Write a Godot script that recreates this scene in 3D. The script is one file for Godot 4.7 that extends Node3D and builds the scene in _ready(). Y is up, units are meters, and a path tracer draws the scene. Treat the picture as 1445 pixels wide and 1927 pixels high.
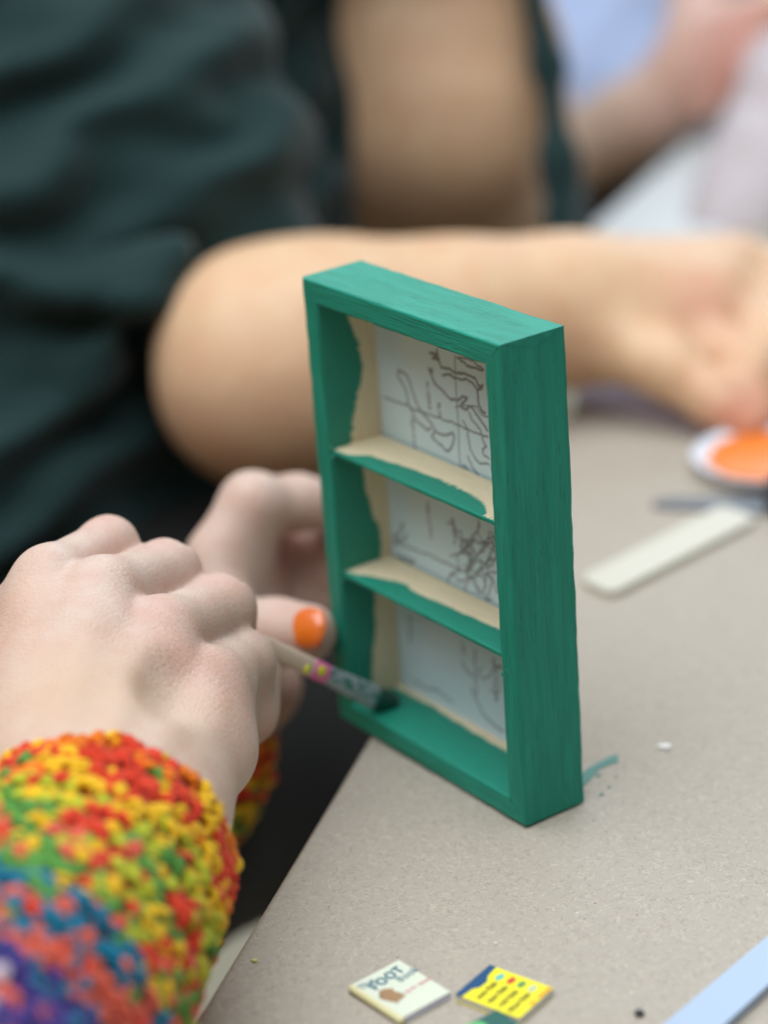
extends Node3D
# A small green box frame being painted by hand on a paper-covered table; y is up, units are metres, the table top is y = 0.

var map_lines := [[1.2, PackedVector2Array([Vector2(-77.9, 119.1), Vector2(-75.7, 119.1), Vector2(-73.5, 118.6), Vector2(-72.2, 116.9), Vector2(-71.6, 114.7), Vector2(-70.0, 111.8), Vector2(-68.4, 109.3), Vector2(-65.4, 107.4), Vector2(-62.3, 105.8), Vector2(-60.7, 103.9), Vector2(-57.1, 103.3), Vector2(-53.8, 104.5), Vector2(-51.9, 105.7), Vector2(-51.1, 104.6), Vector2(-52.3, 101.7), Vector2(-54.3, 99.0), Vector2(-56.2, 98.9), Vector2(-57.9, 99.9), Vector2(-60.5, 100.6), Vector2(-62.7, 101.5), Vector2(-61.1, 103.7)])], [1.2, PackedVector2Array([Vector2(-77.9, 119.1), Vector2(-78.3, 117.2), Vector2(-76.2, 115.3), Vector2(-74.5, 113.1), Vector2(-73.9, 110.2), Vector2(-73.6, 108.8), Vector2(-71.9, 106.9), Vector2(-70.3, 104.9), Vector2(-67.6, 103.8), Vector2(-64.9, 103.0), Vector2(-62.9, 104.2)])], [1.0, PackedVector2Array([Vector2(-86.8, 108.2), Vector2(-81.7, 108.3), Vector2(-74.1, 108.7), Vector2(-71.8, 108.1), Vector2(-59.7, 108.5), Vector2(-53.4, 108.7), Vector2(-48.9, 108.8), Vector2(-44.5, 108.7), Vector2(-38.4, 108.5), Vector2(-34.5, 108.7)])], [0.8, PackedVector2Array([Vector2(-48.4, 130.6), Vector2(-48.8, 124.3), Vector2(-48.8, 117.1), Vector2(-48.7, 109.0), Vector2(-49.2, 101.0), Vector2(-49.0, 93.4)])], [1.3, PackedVector2Array([Vector2(-57.1, 130.6), Vector2(-57.8, 127.9), Vector2(-56.1, 126.8), Vector2(-55.4, 125.3), Vector2(-52.6, 125.8), Vector2(-50.0, 125.4), Vector2(-47.3, 125.5), Vector2(-44.7, 126.1), Vector2(-41.2, 126.1), Vector2(-38.6, 125.3), Vector2(-37.5, 123.6), Vector2(-35.7, 124.6), Vector2(-36.7, 123.2), Vector2(-38.5, 122.2), Vector2(-38.3, 119.7), Vector2(-38.0, 117.5), Vector2(-36.9, 116.1), Vector2(-35.2, 116.0)])], [1.3, PackedVector2Array([Vector2(-61.5, 123.0), Vector2(-60.5, 121.5), Vector2(-59.6, 119.4), Vector2(-56.1, 118.2), Vector2(-53.5, 116.8), Vector2(-50.9, 116.3), Vector2(-48.2, 116.8), Vector2(-45.8, 118.7), Vector2(-43.6, 118.7), Vector2(-44.6, 117.6), Vector2(-46.4, 116.2), Vector2(-47.0, 115.0), Vector2(-44.8, 114.6), Vector2(-42.5, 116.4), Vector2(-40.4, 115.5), Vector2(-38.4, 113.7), Vector2(-35.9, 111.8), Vector2(-34.5, 110.7)])], [1.2, PackedVector2Array([Vector2(-55.1, 123.0), Vector2(-51.9, 124.1), Vector2(-49.7, 123.5), Vector2(-45.7, 123.9), Vector2(-43.5, 124.7), Vector2(-40.5, 124.0), Vector2(-38.9, 122.7)])], [1.0, PackedVector2Array([Vector2(-43.1, 114.2), Vector2(-42.0, 112.2), Vector2(-39.9, 111.3), Vector2(-37.8, 109.8), Vector2(-37.2, 107.1), Vector2(-35.6, 105.3), Vector2(-37.5, 104.2), Vector2(-37.2, 102.5), Vector2(-34.6, 101.8)])], [1.0, PackedVector2Array([Vector2(-46.5, 110.8), Vector2(-44.5, 109.0), Vector2(-44.3, 105.8), Vector2(-43.7, 102.5), Vector2(-41.3, 100.2), Vector2(-39.2, 99.1), Vector2(-34.8, 100.0)])], [1.0, PackedVector2Array([Vector2(-44.9, 99.9), Vector2(-43.3, 97.1), Vector2(-40.4, 95.2), Vector2(-38.9, 93.0), Vector2(-36.7, 92.8)])], [1.2, PackedVector2Array([Vector2(-47.3, 130.3), Vector2(-44.8, 129.8), Vector2(-42.7, 128.8), Vector2(-39.2, 129.1), Vector2(-35.3, 129.2)])], [1.0, PackedVector2Array([Vector2(-46.4, 130.5), Vector2(-41.1, 131.2), Vector2(-38.2, 130.5), Vector2(-34.8, 129.6)])], [1.0, PackedVector2Array([Vector2(-47.6, 96.2), Vector2(-46.1, 96.0), Vector2(-45.3, 94.7), Vector2(-47.1, 94.5), Vector2(-47.6, 96.2)])], [1.4, PackedVector2Array([Vector2(-60.9, 128.6), Vector2(-56.8, 129.2), Vector2(-59.6, 127.4), Vector2(-56.4, 127.9), Vector2(-58.7, 128.2)])], [1.4, PackedVector2Array([Vector2(-61.9, 123.4), Vector2(-60.1, 123.3), Vector2(-61.1, 122.2), Vector2(-61.4, 123.3)])], [1.0, PackedVector2Array([Vector2(-84.0, 59.2), Vector2(-75.9, 60.0), Vector2(-67.0, 60.4), Vector2(-59.3, 60.5), Vector2(-50.3, 60.3)])], [1.0, PackedVector2Array([Vector2(-83.2, 65.7), Vector2(-80.9, 67.0), Vector2(-82.9, 63.7), Vector2(-86.4, 61.6), Vector2(-85.5, 60.2), Vector2(-81.0, 61.9), Vector2(-79.7, 63.6)])], [1.0, PackedVector2Array([Vector2(-86.1, 54.4), Vector2(-81.8, 55.1), Vector2(-76.4, 55.4), Vector2(-78.7, 54.0), Vector2(-84.1, 53.7)])], [1.0, PackedVector2Array([Vector2(-86.3, 62.0), Vector2(-87.3, 58.2), Vector2(-83.9, 60.0)])], [0.9, PackedVector2Array([Vector2(-48.5, 71.7), Vector2(-49.2, 69.1), Vector2(-47.4, 67.9), Vector2(-45.1, 67.3), Vector2(-45.1, 64.8), Vector2(-46.8, 62.2), Vector2(-49.4, 60.3)])], [0.9, PackedVector2Array([Vector2(-49.7, 61.1), Vector2(-48.5, 59.4), Vector2(-45.7, 59.9), Vector2(-43.2, 61.9), Vector2(-40.8, 61.5), Vector2(-40.0, 59.5), Vector2(-41.0, 56.8)])], [0.9, PackedVector2Array([Vector2(-38.5, 72.7), Vector2(-40.4, 70.2), Vector2(-43.0, 68.4), Vector2(-45.5, 68.5), Vector2(-46.2, 70.6), Vector2(-48.8, 70.5), Vector2(-51.1, 71.1)])], [0.9, PackedVector2Array([Vector2(-41.5, 64.5), Vector2(-40.3, 62.7), Vector2(-37.7, 63.2), Vector2(-36.6, 61.3), Vector2(-37.8, 58.6), Vector2(-39.1, 55.9), Vector2(-39.4, 53.3)])], [0.9, PackedVector2Array([Vector2(-37.4, 64.2), Vector2(-34.7, 65.1), Vector2(-32.0, 65.8), Vector2(-29.3, 67.0), Vector2(-26.6, 67.7), Vector2(-24.0, 68.8), Vector2(-22.1, 71.2)])], [0.9, PackedVector2Array([Vector2(-48.1, 63.5), Vector2(-45.8, 65.8), Vector2(-43.2, 67.7), Vector2(-41.4, 70.3), Vector2(-39.4, 72.7), Vector2(-37.6, 75.2), Vector2(-36.6, 77.9)])], [0.9, PackedVector2Array([Vector2(-35.0, 73.7), Vector2(-36.2, 71.1), Vector2(-38.0, 68.6), Vector2(-38.7, 65.9), Vector2(-38.5, 63.6), Vector2(-39.8, 60.9), Vector2(-40.0, 58.3)])], [0.9, PackedVector2Array([Vector2(-43.6, 62.7), Vector2(-40.9, 64.4), Vector2(-39.1, 66.9), Vector2(-36.5, 68.6), Vector2(-33.8, 69.7), Vector2(-31.5, 71.9), Vector2(-30.0, 74.5)])], [0.9, PackedVector2Array([Vector2(-50.4, 62.8), Vector2(-48.4, 61.8), Vector2(-48.6, 59.2), Vector2(-51.1, 57.0), Vector2(-54.0, 56.0), Vector2(-55.4, 57.6), Vector2(-58.3, 56.4)])], [0.9, PackedVector2Array([Vector2(-48.7, 59.6), Vector2(-48.6, 62.2), Vector2(-46.2, 64.4), Vector2(-43.5, 66.2), Vector2(-41.0, 66.2), Vector2(-38.2, 67.3), Vector2(-36.2, 69.8)])], [0.9, PackedVector2Array([Vector2(-44.8, 72.1), Vector2(-47.4, 71.9), Vector2(-50.2, 70.8), Vector2(-51.5, 68.1), Vector2(-50.1, 66.5), Vector2(-47.4, 66.8), Vector2(-45.8, 65.4)])], [0.9, PackedVector2Array([Vector2(-46.6, 67.9), Vector2(-47.1, 65.3), Vector2(-47.2, 62.8), Vector2(-45.5, 61.4), Vector2(-42.7, 62.6), Vector2(-41.3, 65.3), Vector2(-41.7, 67.5)])], [0.9, PackedVector2Array([Vector2(-40.7, 73.1), Vector2(-38.1, 73.3), Vector2(-35.4, 74.9), Vector2(-33.6, 73.7), Vector2(-31.0, 74.7), Vector2(-28.3, 75.5), Vector2(-26.2, 74.7)])], [0.9, PackedVector2Array([Vector2(-46.5, 59.8), Vector2(-48.8, 57.4), Vector2(-50.7, 54.8), Vector2(-50.0, 52.7), Vector2(-48.8, 50.9), Vector2(-46.4, 50.5), Vector2(-46.0, 48.2)])], [0.9, PackedVector2Array([Vector2(-38.6, 65.6), Vector2(-36.0, 67.2), Vector2(-34.1, 69.7), Vector2(-33.9, 72.3), Vector2(-35.2, 73.9), Vector2(-34.3, 76.5), Vector2(-35.5, 78.3)])], [0.9, PackedVector2Array([Vector2(-53.0, 59.2), Vector2(-53.0, 61.7), Vector2(-53.6, 63.9), Vector2(-51.8, 66.5), Vector2(-49.4, 68.8), Vector2(-46.6, 69.6), Vector2(-44.4, 69.1)])], [0.9, PackedVector2Array([Vector2(-43.8, 73.4), Vector2(-45.5, 70.8), Vector2(-48.3, 69.7), Vector2(-50.0, 70.9), Vector2(-52.5, 71.3), Vector2(-54.2, 72.6), Vector2(-54.3, 75.0)])], [0.9, PackedVector2Array([Vector2(-42.7, 56.8), Vector2(-45.0, 57.3), Vector2(-46.5, 58.8), Vector2(-48.9, 59.0), Vector2(-49.3, 61.3), Vector2(-47.2, 63.8), Vector2(-47.4, 66.2)])], [0.9, PackedVector2Array([Vector2(-37.0, 55.2), Vector2(-39.8, 54.4), Vector2(-41.2, 56.0), Vector2(-44.0, 55.3), Vector2(-44.9, 57.3), Vector2(-44.9, 59.8), Vector2(-47.1, 60.4)])], [0.9, PackedVector2Array([Vector2(-50.2, 67.0), Vector2(-51.6, 68.6), Vector2(-50.4, 71.3), Vector2(-50.9, 73.5), Vector2(-53.6, 73.2), Vector2(-54.6, 75.2), Vector2(-57.4, 74.5)])], [0.9, PackedVector2Array([Vector2(-37.0, 75.0), Vector2(-34.6, 77.0), Vector2(-32.1, 77.2), Vector2(-29.7, 77.0), Vector2(-28.9, 75.0), Vector2(-26.7, 74.4), Vector2(-25.3, 73.0)])], [0.9, PackedVector2Array([Vector2(-47.8, 61.7), Vector2(-47.3, 64.3), Vector2(-46.7, 67.0), Vector2(-48.7, 67.9), Vector2(-51.4, 66.2), Vector2(-54.3, 64.9), Vector2(-57.1, 63.6)])], [0.9, PackedVector2Array([Vector2(-38.2, 63.1), Vector2(-36.0, 62.5), Vector2(-35.1, 60.5), Vector2(-34.4, 58.5), Vector2(-31.7, 59.0), Vector2(-30.1, 57.6), Vector2(-30.4, 55.1)])], [0.9, PackedVector2Array([Vector2(-52.3, 60.2), Vector2(-55.1, 58.9), Vector2(-57.7, 56.8), Vector2(-59.2, 54.1), Vector2(-60.7, 51.3), Vector2(-63.6, 50.0), Vector2(-65.4, 47.2)])], [0.9, PackedVector2Array([Vector2(-51.1, 67.0), Vector2(-48.8, 69.3), Vector2(-46.8, 71.8), Vector2(-44.0, 72.8), Vector2(-41.8, 72.2), Vector2(-39.2, 73.9), Vector2(-36.8, 73.6)])], [0.9, PackedVector2Array([Vector2(-49.7, 66.7), Vector2(-48.5, 69.4), Vector2(-46.0, 71.4), Vector2(-45.0, 74.1), Vector2(-42.4, 76.0), Vector2(-41.1, 78.6), Vector2(-41.9, 80.6)])], [1.1, PackedVector2Array([Vector2(-54.5, 28.1), Vector2(-53.2, 26.0), Vector2(-49.1, 24.9)])], [1.1, PackedVector2Array([Vector2(-50.5, 20.2), Vector2(-48.0, 16.6), Vector2(-44.6, 12.7), Vector2(-40.1, 11.5), Vector2(-35.1, 10.9)])], [1.0, PackedVector2Array([Vector2(-47.3, 34.8), Vector2(-47.8, 23.7), Vector2(-47.8, 18.9)])], [1.0, PackedVector2Array([Vector2(-81.4, 11.4), Vector2(-74.5, 11.3), Vector2(-68.4, 12.9), Vector2(-66.5, 11.9), Vector2(-60.8, 11.4)])]]
var map_words := PackedVector2Array([Vector2(-63.0, 119.4), Vector2(-62.6, 110.1), Vector2(-72.1, 105.3), Vector2(-72.0, 93.7), Vector2(-58.1, 113.9), Vector2(-57.9, 108.7), Vector2(-67.2, 78.9), Vector2(-66.4, 66.3), Vector2(-54.7, 77.2), Vector2(-54.1, 67.8), Vector2(-81.4, 34.6), Vector2(-81.9, 25.2), Vector2(-53.5, 35.5), Vector2(-53.3, 30.8), Vector2(-38.1, 35.5), Vector2(-38.0, 31.5), Vector2(-38.0, 28.6), Vector2(-37.8, 20.1)])

const FRAME_TURN := -0.97147
var none: Callable
var noise := FastNoiseLite.new()
var paint_green := Color(0.010, 0.225, 0.152)
var bare_wood := Color(0.74, 0.61, 0.41)

# ---------------------------------------------------------------- nodes
func tag(o: Node, label: String, category: String, group := "") -> void:
	o.set_meta("label", label)
	o.set_meta("category", category)
	if group != "":
		o.set_meta("group", group)

func base(called: String, where := Vector3.ZERO, turn := 0.0, parent: Node = self) -> Node3D:
	var o := Node3D.new()
	o.name = called
	parent.add_child(o, true)
	o.position = where
	o.rotation.y = turn
	return o

func put(called: String, mesh: Mesh, m, parent: Node) -> MeshInstance3D:
	var o := MeshInstance3D.new()
	o.name = called
	o.mesh = mesh
	if m is Array:
		for i in m.size():
			o.set_surface_override_material(i, m[i])
	elif m != null:
		o.material_override = m
	parent.add_child(o, true)
	return o

# ---------------------------------------------------------------- materials
func srgb(c: Color) -> Color:
	return c.linear_to_srgb()

func plain(c: Color, rough := 0.7, spec := 0.5) -> StandardMaterial3D:
	var m := StandardMaterial3D.new()
	m.albedo_color = srgb(c)
	m.roughness = rough
	m.metallic_specular = spec
	return m

func vertex_tinted(rough := 0.7) -> StandardMaterial3D:
	var m := StandardMaterial3D.new()
	m.vertex_color_use_as_albedo = true
	m.roughness = rough
	return m

func picture(w: int, h: int, f: Callable) -> ImageTexture:
	# f(x, y) gives a linear colour
	var d := PackedByteArray()
	d.resize(w * h * 3)
	var i := 0
	for y in h:
		for x in w:
			var c: Color = srgb(f.call(x, y))
			d[i] = clampi(int(c.r * 255.0 + 0.5), 0, 255)
			d[i + 1] = clampi(int(c.g * 255.0 + 0.5), 0, 255)
			d[i + 2] = clampi(int(c.b * 255.0 + 0.5), 0, 255)
			i += 3
	return ImageTexture.create_from_image(Image.create_from_data(w, h, false, Image.FORMAT_RGB8, d))

func grey(w: int, h: int, v: PackedFloat32Array) -> Image:
	var d := PackedByteArray()
	d.resize(w * h)
	for i in w * h:
		d[i] = clampi(int(v[i] * 255.0 + 0.5), 0, 255)
	return Image.create_from_data(w, h, false, Image.FORMAT_L8, d)

func noise_normal(frequency: float, bump: float, seed_: int, octaves := 3, side := 512) -> NoiseTexture2D:
	var n := FastNoiseLite.new()
	n.seed = seed_
	n.noise_type = FastNoiseLite.TYPE_SIMPLEX_SMOOTH
	n.frequency = frequency
	n.fractal_octaves = octaves
	var t := NoiseTexture2D.new()
	t.width = side
	t.height = side
	t.seamless = true
	t.noise = n
	t.as_normal_map = true
	t.bump_strength = bump
	return t

func skin_relief() -> NoiseTexture2D:
	# the fine net of lines in skin
	var n := FastNoiseLite.new()
	n.seed = 15
	n.noise_type = FastNoiseLite.TYPE_CELLULAR
	n.cellular_return_type = FastNoiseLite.RETURN_DISTANCE2_SUB
	n.frequency = 0.035
	n.fractal_octaves = 2
	var t := NoiseTexture2D.new()
	t.width = 512
	t.height = 512
	t.seamless = true
	t.noise = n
	t.as_normal_map = true
	t.bump_strength = 6.0
	return t

func skin_material() -> StandardMaterial3D:
	var m := vertex_tinted(0.47)
	m.metallic_specular = 0.45
	m.subsurf_scatter_enabled = true
	m.subsurf_scatter_strength = 0.12
	m.normal_enabled = true
	m.normal_texture = skin_relief()
	m.normal_scale = 0.8
	m.uv1_triplanar = true
	m.uv1_scale = Vector3(38, 38, 38)
	return m

func cloth_material(rough := 0.85) -> StandardMaterial3D:
	var m := vertex_tinted(rough)
	m.metallic_specular = 0.3
	m.rim_enabled = true
	m.rim = 0.3
	m.normal_enabled = true
	m.normal_texture = noise_normal(0.08, 3.0, 9)
	m.normal_scale = 0.2
	m.uv1_triplanar = true
	m.uv1_scale = Vector3(20, 20, 20)
	return m

# ---------------------------------------------------------------- smooth bodies from bones (surface nets)
# groups: [join, inner, bones], a bone is [from, to, radius, radius, optional true to carve it away]
func body_mesh(groups: Array, cell: float, tint: Callable, bend: Callable = none) -> ArrayMesh:
	var lo := Vector3(1e9, 1e9, 1e9)
	var hi := -lo
	for g in groups:
		for b in g[2]:
			var r: float = maxf(b[2], b[3]) + 0.25 * maxf(g[0], g[1]) + 3.0 * cell
			var rv := Vector3(r, r, r)
			lo = lo.min(b[0] - rv).min(b[1] - rv)
			hi = hi.max(b[0] + rv).max(b[1] + rv)
	var nx := int((hi.x - lo.x) / cell) + 2
	var ny := int((hi.y - lo.y) / cell) + 2
	var nz := int((hi.z - lo.z) / cell) + 2
	var sy := nx
	var sz := nx * ny
	var field := PackedFloat32Array()
	field.resize(nx * ny * nz)
	field.fill(1.0)
	for g in groups:
		var join: float = g[0]
		var inner: float = g[1]
		var part := PackedFloat32Array()
		part.resize(nx * ny * nz)
		part.fill(1.0)
		var glo := Vector3i(nx, ny, nz)
		var ghi := Vector3i.ZERO
		var carve := false
		for b in g[2]:
			var a: Vector3 = b[0]
			var ab: Vector3 = b[1] - a
			var ra: float = b[2]
			var dr: float = b[3] - ra
			var l2 := maxf(ab.length_squared(), 1e-9)
			var reach: float = maxf(b[2], b[3]) + maxf(inner, join) + 2.5 * cell
			var rv := Vector3(reach, reach, reach)
			var p0 := (a.min(b[1]) - rv - lo) / cell
			var p1 := (a.max(b[1]) + rv - lo) / cell
			var i0 := Vector3i(maxi(0, int(p0.x)), maxi(0, int(p0.y)), maxi(0, int(p0.z)))
			var i1 := Vector3i(mini(nx - 1, int(p1.x) + 1), mini(ny - 1, int(p1.y) + 1), mini(nz - 1, int(p1.z) + 1))
			glo = Vector3i(mini(glo.x, i0.x), mini(glo.y, i0.y), mini(glo.z, i0.z))
			ghi = Vector3i(maxi(ghi.x, i1.x), maxi(ghi.y, i1.y), maxi(ghi.z, i1.z))
			if b.size() > 4:
				carve = true
			for z in range(i0.z, i1.z + 1):
				for y in range(i0.y, i1.y + 1):
					var at := z * sz + y * sy + i0.x
					var p := lo + Vector3(i0.x, y, z) * cell - a
					for x in range(i0.x, i1.x + 1):
						var t := clampf(p.dot(ab) / l2, 0.0, 1.0)
						var d := (p - ab * t).length() - ra - dr * t
						var f := part[at]
						var h := inner - absf(f - d)
						part[at] = minf(f, d) - (h * h / inner * 0.25 if h > 0.0 else 0.0)
						p.x += cell
						at += 1
		for z in range(glo.z, ghi.z + 1):
			for y in range(glo.y, ghi.y + 1):
				var at := z * sz + y * sy + glo.x
				for x in range(glo.x, ghi.x + 1):
					var f := field[at]
					var d := part[at]
					if carve:
						d = -d
						var h := join - absf(f - d)
						field[at] = maxf(f, d) + (h * h / join * 0.25 if h > 0.0 else 0.0)
					else:
						var h := join - absf(f - d)
						field[at] = minf(f, d) - (h * h / join * 0.25 if h > 0.0 else 0.0)
					at += 1
	# one vertex in each cell that the surface crosses
	var vertex_of := {}
	var points := PackedVector3Array()
	var limit := cell * 2.0
	var corner := [0, 1, sy, sy + 1, sz, sz + 1, sz + sy, sz + sy + 1]
	for z in nz - 1:
		for y in ny - 1:
			var at := z * sz + y * sy
			for x in nx - 1:
				var f0 := field[at]
				if f0 < limit and f0 > -limit:
					var f := PackedFloat32Array([f0, field[at + 1], field[at + sy], field[at + sy + 1], field[at + sz], field[at + sz + 1], field[at + sz + sy], field[at + sz + sy + 1]])
					var inside := 0
					for k in 8:
						if f[k] < 0.0:
							inside += 1
					if inside > 0 and inside < 8:
						var s := Vector3.ZERO
						var n := 0
						for e in EDGES:
							var u: float = f[e[0]]
							var w: float = f[e[1]]
							if (u < 0.0) != (w < 0.0):
								s += (CORNERS[e[0]] as Vector3).lerp(CORNERS[e[1]], u / (u - w))
								n += 1
						vertex_of[at] = points.size()
						points.append(lo + (Vector3(x, y, z) + s / n) * cell)
				at += 1
	var index := PackedInt32Array()
	for at in vertex_of:
		var f0 := field[at] < 0.0
		var steps := [[1, sy, sz], [sy, sz, 1], [sz, 1, sy]]
		for q in steps:
			if (field[at + q[0]] < 0.0) == f0:
				continue
			var a = vertex_of.get(at)
			var b = vertex_of.get(at - q[1])
			var c = vertex_of.get(at - q[1] - q[2])
			var d = vertex_of.get(at - q[2])
			if b == null or c == null or d == null:
				continue
			if f0:
				index.append_array(PackedInt32Array([a, c, b, a, d, c]))
			else:
				index.append_array(PackedInt32Array([a, b, c, a, c, d]))
	# even the steps of the grid out
	for pass_ in 2:
		var sum := PackedVector3Array()
		sum.resize(points.size())
		var count := PackedFloat32Array()
		count.resize(points.size())
		for i in range(0, index.size(), 3):
			var a := index[i]
			var b := index[i + 1]
			var c := index[i + 2]
			sum[a] += points[b] + points[c]
			sum[b] += points[a] + points[c]
			sum[c] += points[a] + points[b]
			count[a] += 2.0
			count[b] += 2.0
			count[c] += 2.0
		for i in points.size():
			if count[i] > 0.0:
				points[i] = points[i].lerp(sum[i] / count[i], 0.5)
	return finished(points, index, tint, bend)

const EDGES := [[0, 1], [2, 3], [4, 5], [6, 7], [0, 2], [1, 3], [4, 6], [5, 7], [0, 4], [1, 5], [2, 6], [3, 7]]
const CORNERS := [Vector3(0, 0, 0), Vector3(1, 0, 0), Vector3(0, 1, 0), Vector3(1, 1, 0), Vector3(0, 0, 1), Vector3(1, 0, 1), Vector3(0, 1, 1), Vector3(1, 1, 1)]

func smooth_normals(points: PackedVector3Array, index: PackedInt32Array) -> PackedVector3Array:
	var n := PackedVector3Array()
	n.resize(points.size())
	for i in range(0, index.size(), 3):
		var a := points[index[i]]
		var c := (points[index[i + 2]] - a).cross(points[index[i + 1]] - a)
		n[index[i]] += c
		n[index[i + 1]] += c
		n[index[i + 2]] += c
	for i in n.size():
		n[i] = n[i].normalized()
	return n

func finished(points: PackedVector3Array, index: PackedInt32Array, tint: Callable, bend: Callable = none) -> ArrayMesh:
	var normals := smooth_normals(points, index)
	if bend.is_valid():
		for i in points.size():
			points[i] += normals[i] * float(bend.call(points[i], normals[i]))
		normals = smooth_normals(points, index)
	var colors := PackedColorArray()
	if tint.is_valid():
		colors.resize(points.size())
		for i in points.size():
			colors[i] = tint.call(points[i])
	var arrays := []
	arrays.resize(Mesh.ARRAY_MAX)
	arrays[Mesh.ARRAY_VERTEX] = points
	arrays[Mesh.ARRAY_NORMAL] = normals
	if tint.is_valid():
		arrays[Mesh.ARRAY_COLOR] = colors
	arrays[Mesh.ARRAY_INDEX] = index
	var m := ArrayMesh.new()
	m.add_surface_from_arrays(Mesh.PRIMITIVE_TRIANGLES, arrays)
	return m

# ---------------------------------------------------------------- boards and sheets
# miter: the side (y, z) that faces outwards; the ends are then cut at 45 degrees towards it.
# A board along its own x with rounded long edges. The flat on one side (0 +y, 1 -z, 2 -y, 3 +z, -1 none) becomes a second surface whose uv runs 0..1 over it.
func board(length: float, ty: float, tz: float, r: float, own_side := -1, rough := 0.0, seed_ := 1, miter := Vector2.ZERO, tile := 0.16) -> ArrayMesh:
	var ring: Array = []   # [point, normal, run]
	var hy := ty * 0.5
	var hz := tz * 0.5
	var corners := [Vector2(hy, hz), Vector2(hy, -hz), Vector2(-hy, -hz), Vector2(-hy, hz)]
	# walk: corner k is rounded, then the flat after it
	var run := 0.0
	for k in 4:
		var c: Vector2 = corners[k]
		var mid := Vector2(c.x - signf(c.x) * r, c.y - signf(c.y) * r)
		for j in 4:
			ring.append([mid + r * turned(k, j), turned(k, j), run, k if j == 3 else -1])
			run += r * 0.52
		run += [tz, ty, tz, ty][k] - 2.0 * r
	var segs := maxi(2, int(length / 0.004))
	var n := FastNoiseLite.new()
	n.seed = seed_
	n.frequency = 90.0
	var st := [SurfaceTool.new(), SurfaceTool.new()]
	for s in st:
		s.begin(Mesh.PRIMITIVE_TRIANGLES)
	var m := ring.size()
	var grid: Array = []
	for i in segs + 1:
		var x := -length * 0.5 + length * i / segs
		var row: Array = []
		for k in m:
			var p: Vector2 = ring[k][0]
			var nv: Vector2 = ring[k][1]
			if rough > 0.0:
				p += nv * rough * n.get_noise_3d(x, p.x * 3.0, p.y * 3.0)
			var cut := 0.0 if miter == Vector2.ZERO else hy - p.x * miter.x if miter.x != 0.0 else hz - p.y * miter.y
			row.append(Vector3(x * (1.0 - 2.0 * cut / length), p.x, p.y))
		grid.append(row)
	for i in segs:
		for k in m:
			var k2 := (k + 1) % m
			var flat: int = ring[k][3]
			var own: bool = flat >= 0 and flat == own_side
			var s: SurfaceTool = st[1 if own else 0]
			var u0 := float(i) / segs
			var u1 := float(i + 1) / segs
			var n1: Vector2 = ring[k][1]
			var n2: Vector2 = ring[k2][1]
			var v1: float = ring[k][2] / 0.08
			var v2: float = (ring[k2][2] if k2 > 0 else run) / 0.08
			if own:
				v1 = 0.0
				v2 = 1.0
			else:
				u0 *= length / tile
				u1 *= length / tile
			var q := [[grid[i][k], n1, Vector2(u0, v1)], [grid[i + 1][k], n1, Vector2(u1, v1)], [grid[i + 1][k2], n2, Vector2(u1, v2)], [grid[i][k2], n2, Vector2(u0, v2)]]
			for j in [0, 2, 1, 0, 3, 2]:
				s.set_normal(Vector3(0, q[j][1].x, q[j][1].y))
				s.set_uv(q[j][2])
				s.add_vertex(q[j][0])
	for e in 2:
		var i := 0 if e == 0 else segs
		var s: SurfaceTool = st[0]
		for k in m:
			var a: Vector3 = grid[i][k]
			var b: Vector3 = grid[i][(k + 1) % m]
			var c := Vector3(a.x, 0, 0)
			for v in ([c, a, b] if e == 1 else [c, b, a]):
				s.set_normal(Vector3(-1 if e == 0 else 1, 0, 0))
				s.set_uv(Vector2(v.y, v.z) / 0.08)
				s.add_vertex(v)
	for i in (2 if own_side >= 0 else 1):
		st[i].index()
		st[i].generate_tangents()
	var out: ArrayMesh = st[0].commit()
	if own_side >= 0:
		out = st[1].commit(out)
	return out

func turned(k: int, j: int) -> Vector2:
	# normals round the four corners: +z -> +y -> -z -> -y -> +z, as (y, z)
	var a := (k * 3 + j) / 12.0 * TAU
	return Vector2(sin(a), cos(a))

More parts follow.
